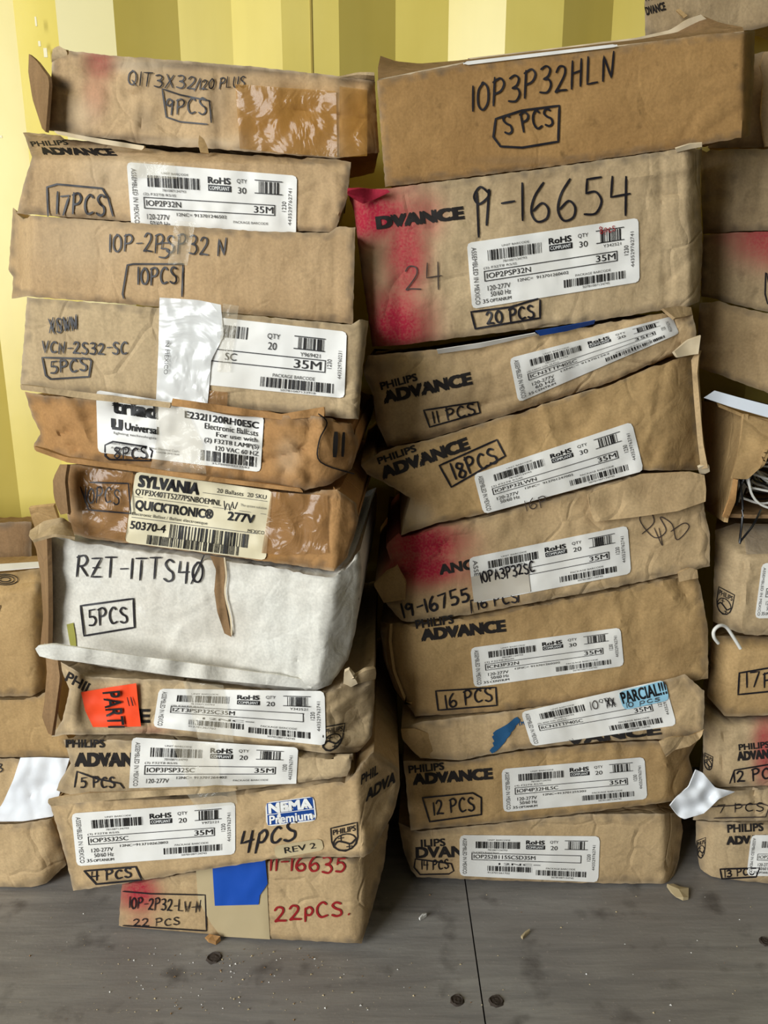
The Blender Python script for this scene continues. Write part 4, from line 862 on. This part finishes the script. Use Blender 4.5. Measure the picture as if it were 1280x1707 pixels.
c.rect(mb, mp, .0, .42, .36, .98, 'paper_grey', .0026, k=6); c.hand('IOPA3P32SC', (802, 972), (892, 953), 17, 3., mb=mb, off=.0034)
c.hand('19-16755', (672, 1031), (784, 1000), 22, 4.6); c.hand('16 PCS', (796, 1016), (864, 1003), 18, 3); c.frame([(786, 1022), (784, 1001), (830, 996), (863, 988), (864, 1004)], 2.4)
c.ribbon([(1070, 890), (1090, 870), (1080, 850), (1066, 866), (1090, 896), (1110, 885), (1100, 862), (1120, 874), (1128, 900), (1148, 880), (1140, 872), (1118, 886)], 1.6, 'marker_thin', sm=True); c.ribbon([(1090, 880), (1104, 910), (1098, 880)], 1.4, 'marker_thin', sm=True)
c.hand('16P', (876, 852), (914, 842), 18, 1.8, 'marker_thin')
e = c.root('box with pink spray on its dented left corner, under the 18 PCS box', GRS)
slab(e, 'folded_flap', [(980, 825), (1070, 790), (1150, 786), (1174, 792)], [(990, 870), (1060, 862), (1130, 852), (1176, 836)], [(984, 850)], [(1177, 815)], (.768, .770, .768, .766), 'kraft', wob=.003, th=.002, cell=6)
slab(e, 'side_flap', [(645, 950), (660, 944)], [(640, 1005), (672, 1000)], [(622, 974)], [(676, 970)], (.79, .772, .772, .79), 'kraft_gold', wob=.006, th=.003, cell=5)
# 6: 16 PCS bulging
c = Carton(.775, [(650, 1040), (669, 1036), (733, 1029), (919, 1000), (1060, 973), (1131, 955), (1160, 950)], [(692, 1194), (828, 1186), (930, 1174), (1025, 1160), (1180, 1131)], L=[(634, 1052), (645, 1110), (668, 1160)], R=[(1170, 990), (1180, 1050)], yaw=-2,
  folds=[((690, 1045), (704, 1194), (645, 1120), 40)], depth=.2, amp=.0024, crumple=.0008, seed=26,
  creases=[((1020, 985), (1035, 1040), -1.6, 6), ((1100, 965), (1130, 1010), -2, 6), ((1128, 960), (1150, 1010), 2, 6), ((1140, 1000), (1160, 1060), -1, 8), ((695, 1090), (760, 1060), -1.2, 10), ((1160, 1050), (1178, 1128), 1.2, 6)], dents=[((1140, 975), 20, 14, 4), ((720, 1120), 50, 50, -4)])
c.body('kraft_gold', edge_bleach=.3)
c.brand((694, 1048), (756, 1039), 14, (704, 1068), (842, 1052), 18)
c.ship([(784, 1080), (1034, 1046), (1040, 1110), (790, 1146)], 'ICN3P32N', '30', '(3) F32T8 RS/IS', '12NC= 913701260202', '', fam='CENTIUM', seed=26)
c.hand('16 PCS', (742, 1180), (822, 1168), 22, 3.2); c.frame([(726, 1152), (826, 1146), (828, 1176), (730, 1184), (726, 1152)], 2.6)
e = c.root('bulging golden-brown box marked 16 PCS, without any pink spray, in right stack', GRS)
slab(e, 'side_flap', [(634, 1036), (650, 1040)], [(674, 1170), (686, 1174)], [(634, 1052), (640, 1100), (658, 1150)], [(648, 1070), (655, 1120), (675, 1170)], (.83, .78, .775, .80), 'kraft_gold', wob=.004, th=.003)
slab(e, 'crushed_corner', [(1130, 956), (1150, 946), (1162, 950)], [(1132, 970), (1150, 966), (1164, 964)], [], [], (.768, .770, .772, .770), 'kraft', wob=.006, th=.003, cell=4)
# 7: PARCIAL
c = Carton(.762, free=True, T=[(669, 1213), (706, 1203), (866, 1183), (1030, 1158), (1078, 1142), (1142, 1124), (1174, 1152)], B=[(701, 1264), (765, 1267), (866, 1249), (1014, 1235), (1110, 1232), (1171, 1222)], L=[(672, 1235), (690, 1255)], R=[(1174, 1190)], yaw=0,
  folds=[((690, 1216), (1160, 1150), (900, 1150), 14), ((690, 1205), (720, 1266), (672, 1240), 35)], depth=.19, amp=.002, crumple=.002, seed=27, creases=[((1130, 1130), (1165, 1165), 1.8, 7), ((690, 1230), (740, 1266), 2, 8), ((846, 1190), (850, 1240), -1, 5), ((1100, 1225), (1150, 1180), -1.5, 8)], dents=[((690, 1240), 20, 12, 6)])
c.body('kraft', edge_bleach=.45)
mb, mp = c.ship([(868, 1187), (1107, 1133), (1128, 1209), (886, 1244)], 'RCN3TTP40SC', '', '(3) 40W CFL (4-Pin)', '', '', ('120V', '50/60 Hz'), '', seed=27, skip=('rohs', 'qty')) if 0 else c.ship([(868, 1187), (1107, 1133), (1128, 1209), (886, 1244)], 'RCN3TTP40SC', '10', '(3) 40W CFL (4-Pin)', '', '', (), '', seed=27, skip=('rohs', 'qty'))
c.fit('QTY', mp, .53, .12, .61, .22, 0, 'ink', mb); c.hand('10', (984, 1184), (998, 1181), 14, 1.8, 'marker_thin', mb=mb); c.hand('XX', (1012, 1178), (1026, 1174), 12, 2.4, mb=mb); c.hand('NX', (1012, 1181), (1026, 1177), 12, 2, mb=mb)
mb2, mp2 = c.blank('pale_blue_sticker', [(1030, 1154), (1108, 1134), (1116, 1167), (1040, 1184)], 'sky_blue', .003); c.fit('PARCIAL!!!', mp2, .03, .06, .98, .66, .03, 'ink', mb2, .0038); c.hand('10', (1044, 1180), (1056, 1177), 8, 1.5, 'marker_thin', mb=mb2, off=.004); c.hand('pcs', (1066, 1175), (1100, 1168), 8, 1.5, 'marker_thin', mb=mb2, off=.004)
for k, w_ in enumerate((0, 1, 2, 3)):   # blue wing emblem
    c.ribbon([(862 - k * 7, 1200 + k * 11), (848 - k * 6, 1212 + k * 11), (826 - k * 1, 1224 + k * 8)], 11 - k * 1.6, 'logo_blue', sm=True)
c.ribbon([(824, 1228), (832, 1240), (820, 1252)], 9, 'logo_blue', sm=True); c.text('TM', (864, 1210), (874, 1208), 6, .03, 'logo_blue')
c.text('VANCE', (946, 1242), (1100, 1224), 15, .06)
e = c.root('flattened box with a pale blue sticker and a blue wing emblem', GRS)
slab(e, 'torn_flap', [(668, 1215), (690, 1214), (730, 1228)], [(700, 1262), (740, 1266), (764, 1267)], [(670, 1230), (684, 1248)], [(752, 1244)], (.764, .764, .766, .764), 'kraft_gold', wob=.005, th=.003, cell=5)
# 8: 12 PCS
c = Carton(.775, [(672, 1268), (765, 1270), (866, 1252), (1014, 1238), (1105, 1235), (1168, 1222)], [(685, 1384), (812, 1373), (972, 1355), (1121, 1336)], L=[(676, 1300), (680, 1345)], R=[(1148, 1260), (1155, 1290), (1143, 1318)], yaw=-2,
  folds=[((1108, 1236), (1112, 1336), (1145, 1290), 30)], depth=.2, amp=.002, crumple=.0012, seed=28, creases=[((1022, 1240), (1030, 1280), -1.4, 6), ((1100, 1240), (1112, 1280), -2, 6), ((1140, 1260), (1116, 1330), 1.2, 6), ((905, 1250), (915, 1280), 1, 6), ((690, 1275), (680, 1380), 1, 8)], dents=[((684, 1285), 14, 14, 4)])
c.body('kraft_gold', edge_bleach=.35)
c.brand((682, 1289), (740, 1283), 12, (690, 1308), (820, 1298), 17)
c.ship([(836, 1282), (1074, 1262), (1079, 1332), (839, 1354)], 'IOP4P32HLSC', '20', '(4) F32T8 RS/IS', '12NC=913701255202', '', ('120-277V',), '', seed=28) if 0 else c.ship([(836, 1282), (1074, 1262), (1079, 1332), (839, 1354)], 'IOP4P32HLSC', '20', '(4) F32T8 RS/IS', '12NC=913701255202', '', fam='OPTANIUM', seed=28)
c.hand('12 PCS', (722, 1358), (792, 1350), 22, 3.2); c.frame([(704, 1330), (788, 1322), (802, 1330), (802, 1358), (716, 1370), (704, 1330)], 2.6)
e = c.root('golden-brown box marked 12 PCS, second from bottom of the right stack', GRS)
slab(e, 'torn_flap', [(1098, 1236), (1118, 1230), (1150, 1226), (1172, 1218)], [(1110, 1262), (1125, 1250), (1150, 1244), (1166, 1232)], [(1104, 1250)], [(1170, 1226)], (.752, .752, .752, .752), 'kraft', wob=.010, th=.003, cell=4)
# 9: bottom, 14 PCS
c = Carton(.78, [(664, 1371), (696, 1386), (812, 1374), (972, 1357), (1108, 1356), (1134, 1354)], [(694, 1462), (812, 1467), (972, 1472), (1108, 1473), (1122, 1466)], L=[(672, 1415), (684, 1448)], R=[(1138, 1385), (1132, 1430)], yaw=0,
  folds=[((1106, 1356), (1108, 1473), (1130, 1410), 45), ((704, 1384), (706, 1466), (674, 1420), 35)], depth=.21, amp=.0012, seed=29, dents=[((1122, 1360), 14, 10, 4), ((690, 1390), 10, 10, 3)], creases=[((1090, 1470), (1110, 1440), 1.2, 5)])
c.body('kraft', edge_bleach=.4)
c.text('ILIPS', (702, 1412), (742, 1410), 12, .03); c.text('DVAN', (694, 1430), (772, 1428), 17, .05)
c.ship([(766, 1392), (1000, 1394), (997, 1471), (766, 1460)], 'IOP2S28115SCSD35M', '20', '(2) F28T5 Rapid Start', '12NC=', '', right='', style=1, seed=29)
c.hand('14 PCS', (702, 1450), (748, 1448), 15, 2.4); c.frame([(692, 1432), (752, 1440), (756, 1452), (748, 1457), (700, 1458), (690, 1446), (692, 1432)], 2.2)
c.root('neat box marked 14 PCS, on the floor under the right stack', GRS)
# ---------------------------------------------------------------- boxes at the right edge, top to bottom
GRC = 'boxes piled at the right edge'
c = Carton(.95, first=True, T=[(1075, -60), (1390, -60)], B=[(1075, 62), (1180, 56), (1255, 50), (1286, 42), (1390, 82)], yaw=-2, depth=-.06, amp=.001, seed=31, creases=[((1160, 20), (1255, 45), 1, 6)])
c.body('kraft_grey', edge_bleach=.3); c.text('DVANCE', (1078, 25), (1110, 16), 13, .05); c.text('PHILIPS', (1076, 2), (1104, -4), 9, .03)
e = c.root('grey-tan box at the top right corner of the picture, behind the open-top box', GRC)
slab(e, 'torn_strip', [(1127, 17), (1132, 14)], [(1140, 30), (1146, 26)], [], [], (.94, .94, .938, .938), 'kraft_gold', th=.002, cell=4)
c = Carton(.90, first=True, T=[(1243, 94), (1274, 86), (1390, 84)], B=[(1180, 247), (1276, 246), (1390, 246)], L=[(1246, 150), (1244, 205), (1180, 222)], yaw=0, depth=-.06, amp=.002, seed=32, crumple=.003); c.body('kraft_pink', edge_bleach=.4)
e = c.root('pale ragged box edge just inside the right border, level with the open-top box', GRC)
slab(e, 'torn_edge', [(1275, 86), (1390, 84)], [(1276, 244), (1390, 244)], [(1267, 110), (1272, 135), (1268, 195)], [], (.885, .885, .885, .885), 'kraft_pink', th=.003, wob=.004, cell=6, seed=3)
c = Carton(.88, [(1168, 249), (1390, 247)], [(1172, 390), (1235, 385), (1390, 383)], L=[(1169, 320)], yaw=0, folds=[((1222, 249), (1232, 388), (1192, 320), 50)], depth=-.12, amp=.003, seed=33, crumple=.002, creases=[((1250, 310), (1290, 312), -2, 5)]); c.body('kraft_grey', edge_bleach=.2)
c.root('wrinkled tan box in half shadow, directly above the pink-topped box at the right edge', GRC)
c = Carton(.86, [(1172, 384), (1230, 383), (1390, 383)], [(1168, 494), (1194, 499), (1214, 505), (1390, 545)], L=[(1170, 440)], yaw=10, folds=[((1222, 383), (1226, 512), (1190, 440), 48)], depth=-.13, amp=.001, seed=34)
c.body('kraft_grey', paint=[((1290, 400), 80, 50, .8), ((1225, 396), 40, 20, .5)], edge_bleach=.3); c.frame([(1276, 455), (1275, 490), (1279, 506), (1310, 500)], 2.4); c.hand('17', (1280, 480), (1300, 476), 24, 2)
c.root('box with a pink sprayed top half, third visible from the top at the right edge', GRC)
c = Carton(.85, [(1166, 505), (1200, 502), (1216, 508), (1390, 548)], [(1160, 612), (1204, 627), (1390, 696)], L=[(1163, 560)], yaw=10, folds=[((1212, 506), (1206, 628), (1170, 560), 40)], depth=-.14, amp=.0012, seed=35, creases=[((1255, 560), (1275, 660), 1, 5)])
c.body('kraft', edge_bleach=.3); c.root('plain brown box tilted above the white strap, at the right edge', GRC)
# box torn open with lead wires
mb = slab(None, '', [(1160, 668), (1200, 672), (1241, 690)], [(1176, 850), (1206, 870)], [(1162, 760)], [(1236, 740), (1220, 798)], (.93, .80, .785, .91), 'kraft_gold', th=.004, seed=41)
e = empty('cardboard_box', (.45, .87, .34), 'torn-open box at the right edge spilling black and white wires', 'box', GRC)
mb.build('side_panel', e)
slab(e, 'front_flap', [(1240, 690), (1290, 706), (1390, 718)], [(1220, 798), (1246, 799), (1267, 780), (1280, 748), (1390, 730)], [(1234, 740)], [(1390, 724)], (.80, .80, .78, .785), 'kraft_gold', th=.003, wob=.006, cell=6, seed=42)
slab(e, 'base_panel', [(1206, 805), (1390, 805)], [(1205, 856), (1249, 858), (1390, 858)], [], [], (.93, .93, .786, .786), 'kraft_in', th=.004)
slab(e, 'back_panel', [(1176, 660), (1390, 700)], [(1176, 800), (1390, 800)], [], [], (.955, .955, .955, .955), 'kraft_in', th=.004)
slab(e, 'top_panel', [(1186, 650), (1390, 700)], [(1200, 674), (1241, 691), (1390, 720)], [], [], (.955, .955, .80, .80), 'kraft_gold', th=.003)
slab(e, 'torn_edge', [(1222, 798), (1230, 800)], [(1205, 862), (1214, 864)], [(1216, 830)], [(1226, 836)], (.784, .784, .782, .782), 'print_red' if 0 else 'kraft_orange', th=.002, wob=.006, cell=4)
mb = slab(None, '', [(1191, 651), (1230, 662), (1280, 675), (1390, 686)], [(1173, 663), (1220, 679), (1280, 696), (1390, 708)], [], [], (.795, .776, .772, .795), 'strap', th=.0012, wob=0)
o = mb.build('packing_strap', None, (.47, .79, .62)); tag(o, 'white flat plastic strap lying across the top of the wire-filled box', 'strap')
rnd = random.Random(5)
for k in range(28):     # each wire keeps its own depth inside the box
    white = k % 3 != 1; x0_, y0_, dp = rnd.uniform(1228, 1266), rnd.uniform(770, 838), .795 + .0036 * k
    y1_ = min(858, y0_ + rnd.uniform(12, 34)); pts = [(x0_ - 6, y0_ - rnd.uniform(20, 50)), (x0_, y0_), (x0_ + rnd.uniform(10, 26), y1_ - 6), (x0_ + rnd.uniform(40, 60), y1_), (x0_ + 90, y0_ + rnd.uniform(-30, 10))]
    if k % 4 == 1: pts = [(1226 + k, 846), (1238 + k * .5, 800 + k), (1262, 770 + k), (1290, 760 + k * 2), (1320, 770)]
    mb = MB(); tube(mb, [at(max(a, 1222 if dp < .83 else 1200), min(b, 845 + 1300 * tan(math.atan(.205 / dp) - PITCH)), dp) for a, b in pts], .0013, 'wire_white' if white else 'wire_black', 6, 5)
    o = mb.build('lead_wire', None, at(x0_, y0_, dp))
    tag(o, ('white' if white else 'black') + ' thin wire in the tangle inside the torn-open box', 'wire', 'white wires in the torn box' if white else 'black wires in the torn box')
mb = MB(); tube(mb, [at(a, b, d) for a, b, d in ((1234, 800, .795), (1238, 850, .775), (1233, 902, .77), (1236, 900, .77), (1256, 874, .772), (1268, 850, .79))], .0012, 'wire_black', 6, 5)
o = mb.build('lead_wire', None, at(1236, 870, .77)); tag(o, 'black wire loop hanging out over the lip of the torn-open box', 'wire')
# box with white label and shield print
c = Carton(.79, first=True, T=[(1192, 884), (1226, 872), (1390, 876)], B=[(1188, 1036), (1222, 1051), (1243, 1058), (1390, 1060)], L=[(1190, 960)], yaw=8, folds=[((1242, 929), (1226, 1055), (1200, 980), 46), ((1240, 930), (1390, 926), (1280, 900), 55)], depth=.17, amp=.002, seed=36, crumple=.0015, creases=[((1240, 935), (1228, 1050), 2, 4), ((1250, 940), (1236, 1050), -2, 5)])
c.body('kraft_grey', edge_bleach=.4); c.shield((1198, 978), (1224, 992), (1217, 1030), (1192, 1018), w=1.6)
c.ship([(1270, 939), (1420, 932), (1410, 1028), (1258, 1031)], 'ICN2P32', '20', '', '', '', fam='OPTANIUM', seed=36)
c.sheet('plastic_wrap', [(1238, 876), (1390, 878)], [(1244, 924), (1390, 920)], m='film_grey', off=.002, wr=.004)
c.root('clear-wrapped box with a shield print on its side, under the wires', GRC)
# 17 box with white hook
c = Carton(.785, [(1186, 1060), (1246, 1060), (1390, 1064)], [(1178, 1160), (1209, 1195), (1390, 1188)], L=[(1184, 1120)], yaw=9, folds=[((1231, 1084), (1209, 1195), (1190, 1130), 46), ((1231, 1084), (1390, 1090), (1280, 1070), 60)], depth=.18, amp=.0008, seed=37)
c.body('kraft_gold', edge_bleach=.35); c.hand('17P', (1242, 1146), (1290, 1144), 24, 3.2); c.frame([(1290, 1112), (1232, 1122), (1230, 1158), (1290, 1152)], 2.8)
c.root('clean golden box with 17 framed in marker on its front, carrying the white hook', GRC)
mb = MB(); tube(mb, [at(a, b, d) for a, b, d in ((1197, 1072, .775), (1190, 1062, .772), (1190, 1051, .772), (1199, 1043, .774), (1210, 1045, .778), (1221, 1060, .779), (1234, 1081, .779))], .0019, 'wire_white', 10, 6)
o = mb.build('wire_hook', None, at(1210, 1080, .775)); tag(o, 'small bent white hook resting on the box marked 17', 'hook')
# 12 pcs pink
c = Carton(.785, [(1168, 1164), (1209, 1197), (1390, 1190)], [(1172, 1296), (1198, 1312), (1390, 1306)], L=[(1172, 1230)], yaw=9, folds=[((1202, 1215), (1198, 1312), (1180, 1250), 46), ((1202, 1215), (1390, 1214), (1280, 1204), 60)], depth=.18, amp=.001, seed=38, creases=[((1206, 1218), (1202, 1310), 2, 3)], dents=[((1212, 1225), 8, 12, 4)])
c.body('kraft_grey', paint=[((1275, 1250), 22, 60, .8)], edge_bleach=.4); c.brand((1232, 1251), (1282, 1246), 10, (1230, 1268), (1300, 1262), 14); c.hand('12 PCS', (1222, 1304), (1300, 1296), 18, 3.2); c.frame([(1216, 1306), (1224, 1284), (1320, 1268)], 2.4)
c.shield((1174, 1255), (1188, 1262), (1186, 1288), (1172, 1278), w=1.4)
c.root('box with a pink stripe and printed lettering, marked 12 PCS, under the box marked 17', GRC)
# 7 PCS squashed with white plastic
c = Carton(.785, [(1180, 1312), (1249, 1308), (1390, 1302)], [(1155, 1366), (1200, 1369), (1390, 1366)], L=[(1166, 1345)], yaw=4, depth=.17, amp=.003, crumple=.004, seed=39, creases=[((1255, 1308), (1262, 1390), 3, 5)])
c.body('kraft_grey', edge_bleach=.4); c.hand('7 PCS', (1196, 1355), (1274, 1352), 14, 2); c.frame([(1186, 1345), (1270, 1340), (1282, 1344), (1276, 1362), (1190, 1364)], 1.8, 'marker_thin')
e = c.root('squashed carton with torn white plastic poking out at its left, marked 7 PCS', GRC)
slab(e, 'torn_plastic', [(1160, 1283), (1171, 1288), (1192, 1313), (1225, 1320)], [(1117, 1343), (1132, 1362), (1142, 1365), (1173, 1356)], [(1148, 1312), (1130, 1326)], [(1198, 1332), (1184, 1346)], (.775, .779, .770, .765), 'film_white', th=.0012, wob=.005, cell=4, noise_scale=20, seed=6)
# 13 pcs bottom right
c = Carton(.785, [(1160, 1368), (1196, 1370), (1390, 1366)], [(1168, 1456), (1188, 1477), (1390, 1472)], L=[(1160, 1410)], yaw=9, folds=[((1196, 1372), (1188, 1477), (1170, 1420), 46)], depth=.19, amp=.0018, crumple=.001, seed=40, creases=[((1198, 1420), (1280, 1424), 1.5, 5), ((1200, 1374), (1192, 1470), 2, 3)])
c.body('kraft_grey', edge_bleach=.4); c.brand((1213, 1388), (1272, 1385), 13, (1212, 1408), (1300, 1404), 13)
c.ship([(1252, 1392), (1420, 1392), (1412, 1462), (1244, 1460)], 'IOP2P', '20', '', '', '', fam='OPTANIUM', seed=40)
c.hand('13 PCS', (1207, 1462), (1258, 1458), 11, 2.6); c.frame([(1200, 1449), (1266, 1447), (1260, 1462), (1203, 1465), (1200, 1449)], 2.6)
c.shield((1161, 1402), (1176, 1396), (1174, 1430), (1162, 1432), w=1.4)
c.root('box on the floor at the lower right corner, marked 13 PCS', GRC)
# ---------------------------------------------------------------- boxes at the left edge
GLC = 'boxes piled at the left edge'
c = Carton(.93, first=True, T=[(-230, 872), (0, 871), (52, 869)], B=[(-230, 1350), (58, 1346)], yaw=0, depth=-.08, amp=.001, seed=51, creases=[((-10, 910), (60, 908), 1, 4)]); c.body('kraft_in', edge_bleach=.3)
e = c.root('brown box with upright flaps behind the white box, at the left edge', GLC)
slab(e, 'end_flap', [(48, 847), (89, 843)], [(58, 880), (100, 880)], [(52, 862)], [(95, 860)], (.90, .88, .91, .92), 'kraft_gold', th=.004, wob=.001)
c = Carton(.79, first=True, T=[(-230, 962), (0, 957), (50, 950), (70, 946)], B=[(-230, 1164), (56, 1160), (76, 1148)], R=[(73, 1050)], yaw=3, folds=[((-230, 997), (54, 990), (0, 970), 55), ((52, 990), (57, 1160), (70, 1080), 50)], depth=-.115, amp=.001, seed=52, creases=[((-10, 1015), (40, 992), 1, 4), ((46, 995), (44, 1010), 1, 4)])
c.body('kraft_gold', edge_bleach=.3); c.hand('7', (-12, 1030), (4, 1028), 18, 3)
for k in (1., .72, .42): c.ribbon([(8 + 22 * k * cos(a * pi / 8), 966 + 9 * k * sin(a * pi / 8)) for a in range(17)], 1.5, 'print')
c.root('golden box with round emblem on its top, beside the white box at the left edge', GLC)
mb = slab(None, '', [(-150, 944), (0, 940), (66, 936)], [(-150, 955), (0, 951), (68, 945)], [], [], (.84, .84, .825, .825), 'paper', th=.001, wob=.001)
o = mb.build('paper_sheet', None, (-.46, .86, .6)); tag(o, 'white paper sheet lying on the golden box at the left edge', 'paper')
c = Carton(.79, [(-230, 1158), (60, 1160), (84, 1152)], [(-230, 1262), (60, 1262), (128, 1263)], R=[(100, 1200)], yaw=3, depth=-.13, amp=.0012, seed=53); c.body('kraft_gold', edge_bleach=.2)
c.root('plain brown box between the golden box and the white-wrapped one, left edge', GLC)
c = Carton(.79, [(-230, 1264), (40, 1262), (118, 1264)], [(-230, 1374), (30, 1372), (88, 1362)], R=[(106, 1300), (96, 1340)], yaw=2, depth=-.13, amp=.003, crumple=.003, seed=54); c.body('kraft', edge_bleach=.2)
c.hand('8', (-6, 1288), (6, 1286), 14, 2)
c.sheet('plastic_wrap', [(34, 1263), (70, 1262), (116, 1264)], [(-20, 1370), (40, 1369), (88, 1361)], L=[(22, 1300), (4, 1340)], R=[(105, 1300), (95, 1340)], m='film_white', off=.003, wr=.006, seed=2)
c.root('box wrapped in white plastic film at the left edge', GLC)
c = Carton(.78, [(-230, 1374), (30, 1370), (86, 1362)], [(-230, 1484), (24, 1484), (76, 1474), (110, 1442)], R=[(98, 1395)], yaw=3, folds=[((78, 1364), (68, 1476), (100, 1430), 35)], depth=-.135, amp=.0024, crumple=.0018, seed=55, creases=[((62, 1375), (58, 1440), 1, 5), ((76, 1474), (106, 1440), 2, 5)]); c.body('kraft', edge_bleach=.25)
c.root('sagging brown box on the floor at the left edge', GLC)
# ---------------------------------------------------------------- litter on the floor
def scrap(name, pts, z, m, label, cat):
    mb = MB(); ctr = on_floor(sum(p[0] for p in pts) / len(pts), sum(p[1] for p in pts) / len(pts)); vs = []
    rnd = random.Random(len(pts))
    for zz in (0, 1):
        for p in pts: q = on_floor(*p); vs.append(Vector((q.x, q.y, .0006 + zz * .003 + rnd.uniform(0, z))))
    n = len(pts); vs += [Vector((ctr.x, ctr.y, .001 + z * .6)), Vector((ctr.x, ctr.y, .004 + z))]
    fs = [(k, (k + 1) % n, n + (k + 1) % n, n + k) for k in range(n)] + [((k + 1) % n, k, 2 * n) for k in range(n)] + [(n + k, n + (k + 1) % n, 2 * n + 1) for k in range(n)]
    mb.add(vs, fs, m); o = mb.build(name, None, (ctr.x, ctr.y, 0), smooth=False); return tag(o, label, cat)
scrap('cardboard_scrap', [(1111, 1480), (1122, 1479), (1134, 1484), (1147, 1486), (1147, 1501), (1138, 1503), (1126, 1500), (1118, 1490)], .003, 'tan_paper', 'torn tan cardboard scrap on the floor right of the 14 PCS box', 'scrap')
scrap('cardboard_scrap', [(342, 1571), (350, 1567), (362, 1567), (368, 1571), (360, 1576), (348, 1577)], .006, 'kraft_orange', 'small crumpled brown scrap on the floor against the lowest left box', 'scrap')
scrap('paper_curl', [(698, 1535), (704, 1529), (710, 1527), (711, 1529), (705, 1533), (700, 1537)], .002, 'paper', 'tiny curl of white paper on the floor between the stacks', 'scrap')
scrap('wood_splinter', [(868, 1565), (875, 1558), (882, 1553), (883, 1556), (876, 1562), (871, 1568)], .001, 'tan_paper', 'pale wood splinter on the floor below the right stack', 'splinter')
mb = MB(); rnd = random.Random(12)
for k in range(230):
    if k < 150: px, py = rnd.gauss(360, 130), rnd.uniform(1560, 1690)
    else: px, py = rnd.uniform(0, 1280), rnd.uniform(1490, 1705)
    if not (0 < px < 1280): continue
    if px < 660 and py < 1580 and px > 190: py += 30
    q = on_floor(px, py); r = rnd.choice((.0004, .0005, .0007, .0007, .0011)); a = rnd.uniform(0, 6)
    v = [Vector((q.x + r * 1.4 * cos(a + t * 2.1), q.y + r * sin(a + t * 2.1), .0003)) for t in range(3)] + [Vector((q.x, q.y, .0004 + r * 1.2))]
    mb.add(v, [(0, 1, 3), (1, 2, 3), (2, 0, 3), (2, 1, 0)], rnd.choice(('tan_paper', 'paper', 'kraft_in', 'tan_paper')))
o = mb.build('sawdust_crumbs', None, (0, .6, 0), smooth=False); tag(o, 'pale sawdust crumbs scattered on the plywood floor', 'debris', None, 'stuff')
